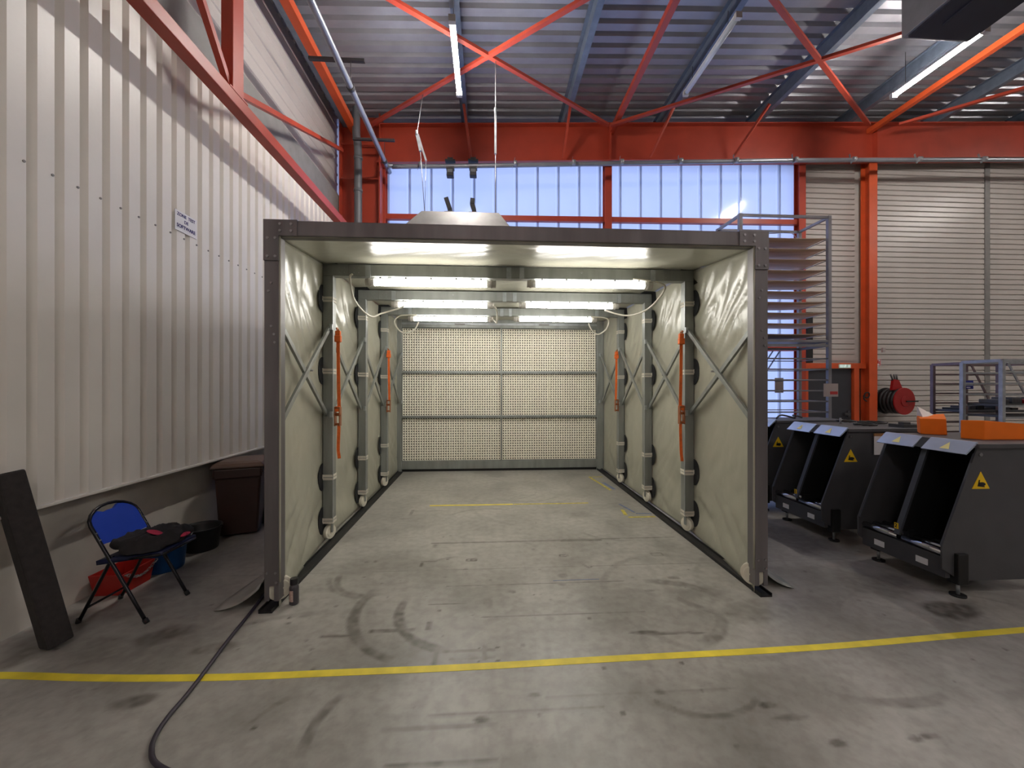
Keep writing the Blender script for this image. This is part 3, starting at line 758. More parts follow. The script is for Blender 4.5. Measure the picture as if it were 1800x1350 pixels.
def wheel_parts(parent, x, y, r, turn):
    c, s_ = math.cos(turn), math.sin(turn)
    ax = Vector((c, s_, 0))
    ctr = Vector((x, y, r + .032))
    b = MB()
    b.cyl(ctr - ax * .021, ctr + ax * .021, r, n=24)
    b.cyl(ctr - ax * .026, ctr + ax * .026, r * .72, n=20).cyl(ctr - ax * .03, ctr + ax * .03, r * .28, n=12)
    w_ = b.build('wheel', 'wheel', parent, bevel=.004)
    f = MB()
    for s2 in (-1, 1):
        o_ = ctr + ax * (.034 * s2)
        f.bar(o_, o_ + Vector((0, 0, r + .03)), .034, .004, up=tuple(ax))
    f.cyl(ctr - ax * .037, ctr + ax * .037, .008, n=8)
    top = ctr + Vector((0, 0, r + .03))
    f.bar(top - ax * .036, top + ax * .036, .05, .01)
    f.build('caster_fork', 'frame', parent)

def tie(parent, x, y, z, side):
    # white webbing band round the post
    b = MB()
    h = .036; e = .004; hw = .05
    for dz, tilt in ((0, .006), (-.032, -.008)):
        zz = z + dz
        b.box(x - hw - e, x + hw + e, y - hw - e, y - hw, zz - .012, zz + .012)
        b.box(x - hw - e, x + hw + e, y + hw, y + hw + e, zz - .012, zz + .012)
        b.box(x + hw, x + hw + e, y - hw, y + hw, zz - .012, zz + .012)
        b.box(x - hw - e, x - hw, y - hw, y + hw, zz - .012, zz + .012)
    kx = x + side * (hw + .015)
    b.box(kx - .018, kx + .018, y - hw - .014, y - hw + .006, z - .03, z + .016)
    b.build('tie_strap', 'white_strap', parent)
    # black half-moon tab on the fabric beside the post
    c = Vector((x + side * (hw - .008), y - .055, z - .01)); n = 20
    poly = [(c.y + .105 * math.cos(2 * math.pi * k / n), c.z + .145 * math.sin(2 * math.pi * k / n)) for k in range(n)]
    MB().prism(poly, 'x', c.x + side * .006, c.x + side * .010).build('fabric_tab', 'velcro', parent)

# front frame
fx0, fx1, fz = -1.655, 2.23, 2.885
for side, x0, x1 in ((-1, fx0, fx0 + .105), (1, fx1 - .105, fx1)):
    p = MB().box(x0, x1, 3.05, 3.15, .17, fz - .115)
    # open fork feet of the post
    p.box(x0, x0 + .035, 3.05, 3.15, .06, .175).box(x1 - .035, x1, 3.05, 3.15, .06, .175)
    post = p.build('front_post', 'front_frame', booth, bevel=.005)
    xm = (x0 + x1) / 2
    b = MB()
    for zz, dx in ((2.42, 0), (2.36, -.02), (2.1, .0), (2.04, .02), (1.98, .025), (.27, -.03), (.27, .03), (.2, .035)):
        b.cyl((xm + dx, 3.044, zz), (xm + dx, 3.051, zz), .009, n=8)
    b.build('bolts', 'bolt', post)['kind'] = 'stuff'
    # angled white wheel
    ctr = Vector((xm - side * .02, 3.13, .125)); ax = Vector((math.cos(side * .75), math.sin(side * .75), 0))
    b = MB().cyl(ctr - ax * .022, ctr + ax * .022, .088, n=28).cyl(ctr - ax * .028, ctr + ax * .028, .062, n=24).cyl(ctr - ax * .034, ctr + ax * .034, .018, n=10)
    b.build('wheel', 'wheel', post, bevel=.006)
    # light piping on the inner edge
    xe = x1 + .006 if side < 0 else x0 - .006
    MB().tube([(xe, 3.045 + .012, z) for z in np.linspace(.2, 2.775, 8)], .007, 8).build('edge_piping', 'fabric', post)
tb = MB().box(fx0, fx1, 3.05, 3.15, fz - .112, fz).build('front_top_beam', 'front_frame', booth, bevel=.005)
for side, xc in ((-1, fx0), (1, fx1)):
    s = -side
    poly = [(xc, fz + .003), (xc + s * .24, fz + .003), (xc + s * .24, fz - .115), (xc + s * .108, fz - .115), (xc + s * .108, fz - .30), (xc, fz - .30)]
    g = MB().prism(poly, 'y', 3.040, 3.052).build('corner_plate', 'front_frame', booth)
    b = MB()
    for dx, dz in ((.2, -.03), (.2, -.08), (.12, -.03), (.12, -.08), (.085, -.135), (.03, -.135), (.085, -.27), (.03, -.27)):
        b.cyl((xc + s * dx, 3.034, fz + dz), (xc + s * dx, 3.042, fz + dz), .01, n=8)
    b.build('bolts', 'bolt', g)['kind'] = 'stuff'

# middle and rear frames
for fi, y in enumerate(BY[1:4]):
    for side, x in ((-1, XL), (1, XRR)):
        post = MB().box(x - .05, x + .05, y - .05, y + .05, .22, ZT - .125).build('post', 'frame', booth, bevel=.004)
        ri = x - side * .05
        MB().box(min(ri, ri - side * .006), max(ri, ri - side * .006), y - .052, y - .04, .22, ZT - .125).build('edge_strip', 'galv', post)
        wheel_parts(post, x - side * .0, y, .075, side * (.35 if fi != 1 else .2))
        for zz in (2.59, 1.83, .71, .25):
            tie(post, x, y, zz, side)
        # top corner reinforcement
        k = x + side * .056
        poly = [(k - side * .0, ZT + .01), (k - side * .16, ZT + .01), (k - side * .16, ZT - .0), (k, ZT - .0), (k, ZT - .16), (k + side * .02, ZT - .05)]
        MB().prism(poly, 'y', y - .16, y + .06).build('corner_tab', 'velcro', post)
    bm_ = MB().box(XL - .05, XRR + .05, y - .05, y + .05, ZT - .125, ZT).build('top_beam', 'frame', booth, bevel=.004)
    for x in (XL + .42, XC - .05, XC + .09, XRR - .42):
        MB().box(x - .025, x + .025, y - .066, y - .05, ZT - .135, ZT - .01).build('splice_bracket', 'galv', bm_)
    for x in (XL + .22, XRR - .22):
        MB().box(x - .004, x + .004, y - .053, y - .049, ZT - .12, ZT - .005).build('plate_joint', 'girt', bm_)
        b = MB()
        for dx in (-.1, -.05, .05, .1):
            for dz in (-.04, -.09): b.cyl((x + dx, y - .056, ZT + dz), (x + dx, y - .049, ZT + dz), .006, n=6)
        b.build('bolts', 'bolt', bm_)['kind'] = 'stuff'
    for x in (XC - .75, XC + .75):
        MB().cyl((x, y - .06, ZT - .05), (x, y - .049, ZT - .05), .012, n=8).build('eye_bolt', 'bolt', bm_)

# scissor braces between frames
for side, x in ((-1, XL), (1, XRR)):
    for i in range(4):
        ya, yb = BY[i] + .02, BY[i + 1]
        xa = x if i else (fx0 + .085 if side < 0 else fx1 - .085)
        zt_, zb_ = (2.27, 1.33) if i else (2.12, 1.38)
        xi = x - side * .03
        if i == 3: yb -= .05
        e = .016 * side
        k1 = MB().bar((xa + (e if i else 0), ya, zt_), (x + e, yb - .04, 1.36), .024, .046, up=(0, 0, 1)).build('scissor_brace', 'frame', booth, bevel=.002)
        k2 = MB().bar((xa - (e if i else 0), ya, zb_), (x - e, yb - .04, 2.28), .024, .046, up=(0, 0, 1)).build('scissor_brace', 'frame', booth, bevel=.002)
        ym = (ya + yb) / 2
        MB().cyl(((xa + x) / 2 - side * .035, ym, 1.80), ((xa + x) / 2 + side * .03, ym, 1.80), .009, n=8).build('pivot_bolt', 'bolt', k1)
        for zz in (1.36, 2.28):
            MB().box(min(x - side * .03, x - side * .056), max(x - side * .03, x - side * .056), yb - .075, yb - .045, zz - .03, zz + .03).build('brace_lug', 'galv', k2)

# fabric skins, one per bay and side
def wr_side(u, v, seed, amp):
    p = Vector((u * 2.4 + seed * 3.1, v * 3.2, seed))
    a = noise.noise(p * 1.1) * .6 + noise.noise(Vector((u * 5 - v * 4 + seed, v * 5 + u * 2, seed + 4))) * .35
    up = max(0, v - .55) / .45
    fold = (1 - abs(noise.noise(Vector(((u * 1.6 + v * 3.4) * 3.2 + seed * 7, (u - v) * 1.3, seed))))) ** 6 * (.25 + .75 * up) * .6
    low = max(0, .35 - v) / .35
    fold2 = (1 - abs(noise.noise(Vector(((u * 1.2 - v * 4) * 2.0 + seed * 5, (u + v) * 1.0, seed + 9))))) ** 5 * low * .6
    edge = min(1, min(u, 1 - u) * 6 + .15)
    return amp * edge * (a * .55 + fold * 1.7 + fold2 * 1.3)
for side in (-1, 1):
    for i in range(4):
        ya, yb = BY[i], BY[i + 1]
        if i == 0: ya = 3.07
        xa = (fx0 + .10 if side < 0 else fx1 - .10) if i == 0 else (XL - .058 if side < 0 else XRR + .058)
        xb = XL - .058 if side < 0 else XRR + .058
        za = 2.775 if i == 0 else ZT + .004
        seed = i * 2.7 + (5 if side > 0 else 0)
        def fn(u, v, ya=ya, yb=yb, xa=xa, xb=xb, za=za, seed=seed, side=side, i=i):
            e = 1 - (1 - min(1, u * (9 if i == 0 else 1e3))) ** 2
            x = xa + (xb - xa) * (u ** (.8 if i == 0 else 1))
            z1 = za + (ZT + .004 - za) * u
            z = .004 + (z1 - .004) * v
            fade = min(1, (1 - v) * 9) * min(1, .12 + v * 9)
            bulge = side * .05 * math.sin(math.pi * u) * (.6 + .4 * math.sin(math.pi * v))
            x += (bulge * .8 + side * abs(wr_side(u, v, seed, .036))) * fade
            return (x, ya + (yb - ya) * u, z)
        MB().grid(fn, 44, 84).build('side_fabric', 'fabric', booth, solidify=.003)
for i in range(4):
    ya, yb = BY[i], BY[i + 1]
    if i == 0: ya = 3.07
    seed = 20 + i * 3.3
    def fn(u, v, ya=ya, yb=yb, i=i, seed=seed):
        x0 = (fx0 + .10 + (XL - .058 - fx0 - .10) * v ** .8) if i == 0 else XL - .058
        x1 = (fx1 - .10 + (XRR + .058 - fx1 + .10) * v ** .8) if i == 0 else XRR + .058
        z = (2.775 + (ZT + .012 - 2.775) * v) if i == 0 else ZT + .012
        ed = min(1, min(u, 1 - u) * 8) * min(1, min(v, 1 - v) * 5)
        wv = noise.noise(Vector((u * 5 + seed, v * 1.5, seed))) * .02 + (1 - abs(noise.noise(Vector((u * 9 + v * 6 + seed, (u - v) * 1.4, 3))))) ** 8 * .012
        return (x0 + (x1 - x0) * u, ya + (yb - ya) * v, z - .004 + .035 * ed + wv * ed)
    MB().grid(fn, 90, 24).build('roof_fabric', 'fabric', booth, solidify=.003)
# fabric flaps spread out at the front corners
def flapL(u, v):
    return (fx0 - .02 - .16 * v ** .7 - .33 * u * (1 - .75 * v), 3.02 + .02 * u + .9 * v, .012 + .16 * (1 - u) ** 2 * (1 - .3 * v))
MB().grid(flapL, 8, 10).build('ground_flap', 'flap', booth, solidify=.004)
def flapR(u, v):
    return (fx1 + .02 + .16 * v ** .7 + .24 * u * (1 - .75 * v), 3.16 - .06 * u + .9 * v, .012 + .14 * (1 - u) ** 2 * (1 - .3 * v))
MB().grid(flapR, 8, 10).build('ground_flap', 'frame', booth, solidify=.004)

# floor tracks
for side, x in ((-1, -1.62), (1, 2.18)):
    p = [(-.048, 0), (.048, 0), (.048, .03), (.04, .03), (.04, .012), (-.04, .012), (-.04, .03), (-.048, .03)]
    m_ = len(p); xe = x + (-.07 if side < 0 else .03)
    vs = [(x + a, 3.0, z) for a, z in p] + [(xe + a, 7.8, z) for a, z in p]
    MB().add(vs, [tuple(range(m_)), tuple(reversed(range(m_, 2 * m_)))] + [(i, i + m_, (i + 1) % m_ + m_, (i + 1) % m_) for i in range(m_)]).build('floor_track', 'black', booth)

# rear filter wall
fw = MB()
yr = 7.85
for x0, x1 in ((XL - .11, XL + .02), (XRR - .08, XRR + .05)):
    fw.box(x0, x1, yr - .05, yr + .08, 0.0, 2.975)
fw.box(XL, XRR, yr - .03, yr + .08, .05, .205).box(XL, XRR, yr - .03, yr + .08, 2.80, 2.985)
fwo = fw.build('filter_frame', 'frame', booth, bevel=.004)
MB().box(.245, .275, yr - .035, yr - .001, .205, 2.80).build('mullion', 'frame', fwo)
for z in (1.062, 1.928):
    MB().box(XL, XRR, yr - .04, yr - .0, z - .02, z + .02).build('transom', 'frame', fwo)
    MB().box(XL, XRR, yr - .046, yr - .03, z + .018, z + .028).build('transom_lip', 'galv', fwo)
MB().box(XL + .02, XRR - .08, yr - .045, yr - .03, 2.86, 2.895).build('header_channel', 'galv', fwo)
for x in (-.55, 1.1): MB().box(x - .1, x + .1, yr - .05, yr - .044, 2.855, 2.885).build('name_strip', 'girt', fwo)
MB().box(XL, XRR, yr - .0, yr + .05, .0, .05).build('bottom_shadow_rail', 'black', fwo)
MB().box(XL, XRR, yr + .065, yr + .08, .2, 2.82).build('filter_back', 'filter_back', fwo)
# perforated pleated filter card: real holes
def filter_panel(W, H, nx, nz):
    b = MB(); cx, cz = W / nx, H / nz
    vs = []; fs = []
    for k in range(nz):
        for i in range(nx):
            ox, oz = i * cx, k * cz; o = len(vs)
            jx = ((i * 7 + k * 3) % 5 - 2) * .0008
            mx, mz = ox + cx / 2 + jx, oz + cz / 2; r = .0114
            def yy(x):
                t = (x / cx) % 1.0
                return .016 * abs(t - .5) * 2 * -1 + .016
            corners = [(ox, oz), (ox + cx / 2, oz), (ox + cx, oz), (ox + cx, oz + cz / 2), (ox + cx, oz + cz), (ox + cx / 2, oz + cz), (ox, oz + cz), (ox, oz + cz / 2)]
            hole = [(-1, -1), (0, -1), (1, -1), (1, 0), (1, 1), (0, 1), (-1, 1), (-1, 0)]
            for (x, z) in corners: vs.append((x, yy(x) if (x / cx - i) not in (0, 1) else 0.0, z))
            for (hx, hz) in hole:
                q = .8 if hx and hz else 1.0
                x = mx + hx * r * q; vs.append((x, yy(x), mz + hz * r * q * 1.15))
            fs += [(o + j, o + (j + 1) % 8, o + 8 + (j + 1) % 8, o + 8 + j) for j in range(8)]
    return b.add(vs, fs)
PWD, PHT = 1.905, .84
fp = filter_panel(PWD, PHT, 40, 17).build('filter_panel', 'filter', fwo)
spots = [(x, z) for z in (.212, 1.084, 1.95) for x in (XL + .03, .278)]
fp.location = (spots[0][0] - 0 - XC + XC - 0, yr + .012, spots[0][1]); 
base = Vector((XC, 5.4, 0))
# mesh was built in root-relative coordinates: local = (x - root)
for n_, (x, z) in enumerate(spots):
    o = fp if n_ == 0 else twin(fp, 'filter_panel', fwo)
    o.location = (x, yr + .012, z)
for n_, (x, z) in enumerate(spots):
    for dx in ((.92, 1.22), (.8,), (.6, 1.3))[n_ % 3]:
        MB().box(x + dx - .002, x + dx + .002, yr + .002, yr + .012, z + .01, z + PHT - .01).build('card_seam', 'filter', fwo)

# ================================================================== BOOTH LAMPS
def booth_lamp(x0, x1, y, z, label):
    t = thing('booth_lamp', label, 'lamp', ((x0 + x1) / 2, y, z), 'tube lamps inside the booth')
    MB().cyl((x0 + .10, y, z), (x1 - .10, y, z), .036, n=14).build('tube', 'booth_tube', t)
    for xa, xb in ((x0, x0 + .09), (x1 - .09, x1)):
        MB().cyl((xa, y, z), (xb, y, z), .04, n=14).cyl((xa + .03, y, z), (xa + .05, y, z), .046, n=14).build('end_cap', 'cap', t)
    for k in range(5):
        x = x0 + .16 + (x1 - x0 - .32) * k / 4
        MB().box(x - .006, x + .006, y - .042, y + .03, z + .03, z + .048).build('clip', 'zinc_dark', t)
    for x in (x0 + .25, x1 - .25):
        MB().box(x - .02, x + .02, y - .01, y + .03, z + .036, 2.824).build('hanger', 'galv', t)
    return t
names = [('second frame from the booth mouth', 4.33), ('third frame from the booth mouth', 5.47), ('frame just before the filter wall', 6.60)]
for nm, y in names:
    booth_lamp(-1.30, .085, y, 2.765, 'lit tube lamp on the %s, hall wall side' % nm)
    booth_lamp(.425, 1.82, y, 2.775, 'lit tube lamp on the %s, machine side' % nm)
# cables between the lamps
def cab(pts, label):
    o = MB().tube(spline(pts, 8), .011, 8).build('lamp_cable', 'cable_white', origin=pts[0]); tag(o, label, 'cable', 'white lamp cables in the booth')
cab([(-1.43, 4.30, 2.84), (-1.47, 4.34, 2.80), (-1.5, 4.6, 2.62), (-1.45, 5.0, 2.52), (-1.4, 5.35, 2.62), (-1.2, 5.42, 2.70), (-1.12, 5.42, 2.74)], 'white cable hanging from the second to the third frame, hall wall side')
cab([(-1.15, 6.52, 2.81), (-1.4, 6.52, 2.80), (-1.5, 6.5, 2.70), (-1.42, 6.5, 2.55), (-1.30, 6.5, 2.52), (-1.18, 6.5, 2.58), (-1.12, 6.5, 2.70)], 'white cable loop on the frame before the filter wall, hall wall side')
cab([(1.6, 4.31, 2.84), (1.92, 4.32, 2.80), (1.98, 4.4, 2.72), (1.95, 4.8, 2.60), (1.8, 5.1, 2.58), (1.6, 5.38, 2.70)], 'white cable hanging from the second to the third frame, machine side')
cab([(1.66, 6.5, 2.70), (1.72, 6.5, 2.58), (1.82, 6.5, 2.52), (1.95, 6.5, 2.60), (2.0, 6.5, 2.74), (1.92, 6.52, 2.80), (1.7, 6.52, 2.81)], 'white cable loop on the frame before the filter wall, machine side')
cab([(.07, 5.40, 2.76), (.12, 5.5, 2.70), (.13, 6.0, 2.62), (.11, 6.5, 2.72), (.06, 6.52, 2.77)], 'white cable dropping between the tube lamps near the booth middle')

# ================================================================== RATCHET STRAPS
def ratchet(x, y, side, zt, zr_, ze, label, curl):
    t = thing('ratchet_strap', label, 'strap', (x, y, zr_), 'orange ratchet straps on the posts')
    def band(pts, w_):
        b = MB()
        for p, q in zip(pts, pts[1:]): b.bar(p, q, w_, .004, up=(0, 1, 0))
        return b
    # hook and keeper at the top
    MB().tube(spline([(x, y + .02, zt + .02), (x + .012 * side, y + .01, zt + .045), (x + .012 * side, y - .02, zt + .045), (x, y - .025, zt + .02)], 4), .008, 8).build('hook', 'strap_metal', t)
    b = MB().box(x - .026, x + .026, y - .03, y + .01, zt - .03, zt + .02).box(x - .032, x + .032, y - .035, y + .012, zt - .10, zt - .03)
    b.build('strap_end', 'orange_web', t, bevel=.008)
    band([(x, y - .01, zt - .09), (x - .004 * side, y - .012, (zt + zr_) / 2), (x - .012 * side, y - .012, zr_ + .06)], .034).build('webbing', 'orange_web', t)
    b = MB().box(x - .028, x - .020, y - .045, y + .01, zr_ - .12, zr_ + .08).box(x + .020, x + .028, y - .045, y + .01, zr_ - .12, zr_ + .08)
    b.cyl((x - .034, y - .02, zr_ + .0), (x + .034, y - .02, zr_ + .0), .016, n=10).cyl((x - .03, y - .03, zr_ - .1), (x + .03, y - .03, zr_ - .1), .012, n=10).cyl((x - .03, y - .03, zr_ + .07), (x + .03, y - .03, zr_ + .07), .010, n=10)
    b.build('ratchet', 'strap_metal', t)
    if ze:
        MB().bar((x, y - .02, zr_ + .085), (x, y - .02, zr_ + .03), .045, .03, up=(0, 1, 0)).build('grip', 'orange_web', t)
        pts = [(x - .006 * side, y - .01, zr_ - .1), (x - .008 * side, y - .01, (zr_ + ze) / 2 + .08), (x - .002 * side, y - .012, ze + .1), (x + curl * .5, y - .02, ze + .05), (x + curl, y - .03, ze)]
        band(spline(pts, 4), .032).build('loose_tail', 'orange_web', t)
xl, xr = XL + .075, XRR - .075
ratchet(xl + .04, 4.30, -1, 2.22, 1.36, .90, 'orange ratchet strap on the second booth post, hall wall side', .02)
ratchet(xr - .03, 4.30, 1, 2.22, 1.36, .83, 'orange ratchet strap on the second booth post, machine side', 0)
ratchet(xl + .01, 6.56, -1, 2.22, 1.36, 0, 'short orange ratchet strap on the fourth booth post, hall wall side', 0)
ratchet(xr - .02, 6.56, 1, 2.22, 1.36, 0, 'short orange ratchet strap on the fourth booth post, machine side', 0)

# ================================================================== DRYING RACKS (behind the booth)
def drying_rack(z0, z1, label, shelves, boards, cat='rack'):
    x0, x1, y0, y1 = 3.80, 5.21, 5.8, 6.38
    t = thing('drying_rack', label, cat, ((x0 + x1) / 2, (y0 + y1) / 2, z0), 'stacked drying racks')
    for x in (x0, x1):
        for y in (y0, y1):
            MB().box(x - .025, x + .025, y - .025, y + .025, z0, z1).build('upright', 'rack', t)
    for z in (z1 - .02, z0 + .05):
        for y in (y0, y1): MB().box(x0 + .025, x1 - .025, y - .018, y + .018, z - .018, z + .018).build('long_rail', 'rack', t)
        for x in (x0, x1): MB().box(x - .018, x + .018, y0 + .025, y1 - .025, z - .018, z + .018).build('end_rail', 'rack', t)
    for k, z in enumerate(shelves):
        for x in (x0 - .0, x1 - .0):
            MB().cyl((x, y0 + .02, z), (x, y1 - .02, z), .006, n=6).build('side_rod', 'rack', t)
        if k in boards:
            dz = .012 * ((k * 5) % 3 - 1)
            def fn(u, v, z=z, dz=dz):
                return (x0 + .03 + (x1 - x0 - .06) * u, y0 + .02 + .50 * v, z + .012 + dz * math.sin(u * 3.0) * v - .012 * v - .02 * math.sin(math.pi * u) * .5)
            MB().grid(fn, 12, 3).build('tray', 'tray', t, solidify=.008)
        else:
            for y in (y0, y1):
                MB().cyl((x0, y, z), (x1, y, z), .012 if y == y0 else .008, n=6).build('cross_rod', 'rack', t)
    return t
r1 = drying_rack(.02, 2.30, 'lower galvanised drying rack with open rods standing on the floor', [.45 + .163 * i for i in range(11)], set())
MB().bar((3.9, 6.38, 1.0), (4.75, 6.38, 2.25), .012, .025, up=(0, 1, 0)).build('diagonal', 'rack', r1)
MB().bar((4.02, 6.38, 1.0), (4.87, 6.38, 2.25), .012, .025, up=(0, 1, 0)).build('diagonal', 'rack', r1)
r2 = drying_rack(2.30, 4.265, 'upper galvanised drying rack loaded with brown trays, stacked on another', [2.45 + .163 * i for i in range(10)], set(range(10)))
MB().tube(spline([(3.85, 5.83, 4.0), (4.3, 5.83, 3.99), (4.7, 5.9, 4.03), (5.15, 6.3, 3.97)], 6), .006, 6).build('loose_wire', 'rack', r2)
MB().box(3.84, 5.17, 5.83, 6.35, 2.345, 2.36).build('base_plate', 'rack', r2)
t = MB().box(5.10, 5.33, 5.765, 5.772, 1.50, 1.70).build('note_card', 'paper_grey', origin=(5.21, 5.77, 1.5)); tag(t, 'small pale card taped to the lower drying rack upright', 'card')
MB().box(5.20, 5.32, 5.762, 5.766, 1.535, 1.58).build('red_print', 'ink_red', t)
t = MB().box(4.80, 4.95, 6.40, 6.405, 1.55, 1.80).build('notice_sheet', 'paper_grey', origin=(4.87, 6.4, 1.55)); tag(t, 'grey notice sheet hanging behind the drying rack rods', 'paper')

# ================================================================== MACHINES
def machine(yn, yf, label, number=True):
    """sloped twin-bay housing; front faces -X; yn near side, yf far side"""
    t = thing('roller_machine', label, 'machine', (4.2, (yn + yf) / 2, 0), 'dark roller machines in a row')
    prof = [(3.56, .40), (3.56, .22), (3.72, .12), (4.75, .12), (4.75, 1.17), (3.86, 1.17)]
    for y in (yn, yf - .012):
        MB().prism(prof, 'y', y, y + .012).build('side_plate', 'machine', t)
    ym = (yn + yf) / 2
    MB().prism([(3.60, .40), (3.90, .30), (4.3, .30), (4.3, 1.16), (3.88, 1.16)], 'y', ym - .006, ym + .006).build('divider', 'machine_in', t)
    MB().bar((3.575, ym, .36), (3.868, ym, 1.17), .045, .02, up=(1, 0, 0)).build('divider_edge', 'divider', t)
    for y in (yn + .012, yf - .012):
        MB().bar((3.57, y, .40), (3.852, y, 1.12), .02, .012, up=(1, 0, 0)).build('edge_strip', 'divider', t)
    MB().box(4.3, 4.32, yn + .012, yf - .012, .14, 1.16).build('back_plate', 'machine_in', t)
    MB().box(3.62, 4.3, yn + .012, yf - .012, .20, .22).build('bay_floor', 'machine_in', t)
    MB().box(3.85, 4.9, yn - .02, yf + .02, 1.165, 1.20).build('top_plate', 'machine', t, bevel=.004)
    for ya, yb in ((yn - .0, ym - .035), (ym + .035, yf + .0)):
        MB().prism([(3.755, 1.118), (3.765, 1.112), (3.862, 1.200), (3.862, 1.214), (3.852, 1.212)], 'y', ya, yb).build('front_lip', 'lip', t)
        c = (ya + yb) / 2
        tri = [(c + .035, 3.775), (c - .035, 3.775), (c, 3.83)]
        sl = .042
        vs = [(x - .002, y, 1.118 + (x - 3.755) * .969 + .002) for y, x in tri]
        MB().add(vs, [(0, 1, 2)]).build('warning_mark', 'pale_sticker', t)
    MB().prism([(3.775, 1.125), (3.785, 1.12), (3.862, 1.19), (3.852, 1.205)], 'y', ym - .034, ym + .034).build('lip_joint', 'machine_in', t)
    MB().box(3.60, 3.64, yn + .012, yf - .012, .14, .30).build('front_beam', 'machine', t)
    for ya, yb in ((yn + .02, ym - .02), (ym + .02, yf - .02)):
        for k in range(4):
            MB().cyl((3.615 + k * .10, ya, .335), (3.615 + k * .10, yb, .335), .026, n=12).build('roller', 'chrome', t)
        c = (ya + yb) / 2
        MB().box(3.594, 3.60, c - .045, c + .045, .185, .235).build('label_plate', 'paper', t)
    n_ = MB().box(3.566, 3.572, ym - .016, ym + .016, .41, .46).build('number_plate', 'sticker', t)
    if number: text_mesh('digit', '2', .045, 'black', n_, (3.564, ym, .436), (math.radians(90), 0, math.radians(-90)))
    MB().box(3.66, 3.72, ym - .025, ym + .025, .28, .40).build('divider_foot', 'machine_in', t)
    for y in (yn + .0, yf - .08):
        b = MB().box(3.66, 3.75, y - .03, y + .05, .10, .34)
        lg = b.build('leg', 'machine_in', t, bevel=.006)
        MB().cyl((3.705, y + .01, .012), (3.705, y + .01, .11), .012, n=8).build('foot_screw', 'galv', lg)
        MB().cyl((3.705, y + .01, 0), (3.705, y + .01, .014), .05, n=14).build('foot_pad', 'black', lg)
        MB().box(4.6, 4.69, y - .01, y + .06, 0, .13).build('leg', 'machine_in', t)
    # warning triangle on the side facing the aisle end
    xt, zt = 3.885, .845
    MB().prism([(xt - .075, zt), (xt + .075, zt), (xt, zt + .135)], 'y', yn - .003, yn).build('warning_triangle', 'sticker', t)
    b = MB(); n = 14
    b.prism([(xt + .006 + .032 * math.cos(2 * math.pi * k / n), zt + .036 + .016 * math.sin(2 * math.pi * k / n)) for k in range(n)], 'y', yn - .005, yn - .003)
    b.prism([(xt - .03, zt + .02), (xt + .03, zt + .012), (xt + .03, zt + .02), (xt - .028, zt + .03)], 'y', yn - .005, yn - .003)
    b.prism([(xt - .028, zt + .03), (xt - .018, zt + .03), (xt - .01, zt + .07), (xt - .018, zt + .07)], 'y', yn - .005, yn - .003)
    b.build('hand_symbol', 'black', t)
    MB().cyl((3.88, yn - .01, 1.115), (3.88, yn + .0, 1.115), .014, n=10).build('catch', 'bolt', t)
    return t
machine(2.92, 3.64, 'dark grey roller machine with two sloped bays, orange foam on top')
machine(4.05, 4.80, 'dark grey roller machine with two sloped bays, cables and paper on it')
machine(5.12, 5.62, 'dark grey roller machine half hidden behind the booth edge', False)
o = MB().box(4.14, 4.27, 4.036, 4.042, .92, 1.12).build('paper_sheet', 'paper', origin=(4.2, 4.04, .92)); tag(o, 'white paper sheet taped to the side of a roller machine', 'paper')
MB().box(4.14, 4.27, 4.034, 4.044, 1.12, 1.15).build('tape_strip', 'cardboard', o)
# things on top of the machines
def foam_block(corners, z0, h, label, notch=None, lean=0.0):
    n = len(corners)
    vs = [(x, y, z0) for x, y in corners] + [(x + lean, y, z0 + hh) for (x, y), hh in zip(corners, h)]
    fs = [tuple(range(n)), tuple(range(2 * n - 1, n - 1, -1))] + [(i, (i + 1) % n, n + (i + 1) % n, n + i) for i in range(n)]
    c = Vector((sum(p[0] for p in corners) / n, sum(p[1] for p in corners) / n, z0))
    o = MB().add(vs, fs).build('foam_block', 'orange_foam', origin=c, bevel=.006)
    return tag(o, label, 'foam block', 'orange foam blocks on a machine')
foam_block([(4.12, 3.56), (4.27, 3.46), (4.42, 3.60), (4.27, 3.72)], 1.2, (.15, .15, .19, .17), 'shorter orange foam block with a peaked top on the roller machine', lean=-.01)
foam_block([(4.12, 3.24), (4.2, 3.13), (4.66, 3.12), (4.80, 3.24), (4.70, 3.38)], 1.2, (.16, .165, .13, .03, .12), 'longer orange foam block with a sloped end on the roller machine')
o = MB().add([(4.2, 3.60, 1.34), (4.36, 3.62, 1.36), (4.24, 3.70, 1.35), (4.20, 3.66, 1.46)], [(0, 1, 2), (0, 1, 3), (1, 2, 3), (2, 0, 3)]).build('plastic_film', 'plastic_film', origin=(4.25, 3.65, 1.34))
tag(o, 'crumpled clear plastic film sticking up behind the orange foam', 'film')
for k, (cx, cy, r) in enumerate(((4.36, 4.35, .10), (4.62, 4.52, .13), (4.42, 4.66, .09))):
    pts = [(cx + r * math.cos(a) * (1 + .15 * math.sin(3 * a)), cy + r * math.sin(a), 1.212 + .012 * ((i % 5) / 5) + .006 * k) for i, a in enumerate(np.linspace(0, 11, 40))]
    o = MB().tube(pts, .009, 6).build('cable_coil', 'hose', origin=(cx, cy, 1.2)); tag(o, ('loose dark cable coil beside the steel plate edge of the roller machine', 'widest loose dark cable coil on the roller machine', 'smallest loose dark cable coil on the roller machine')[k], 'cable', 'cable coils on a machine')
o = MB().box(4.55, 4.85, 4.10, 4.27, 1.2, 1.235).box(4.57, 4.65, 4.12, 4.18, 1.235, 1.26).build('metal_bracket', 'zinc_dark', origin=(4.65, 4.2, 1.2)); tag(o, 'flat metal bracket lying on the roller machine by the cables', 'bracket')
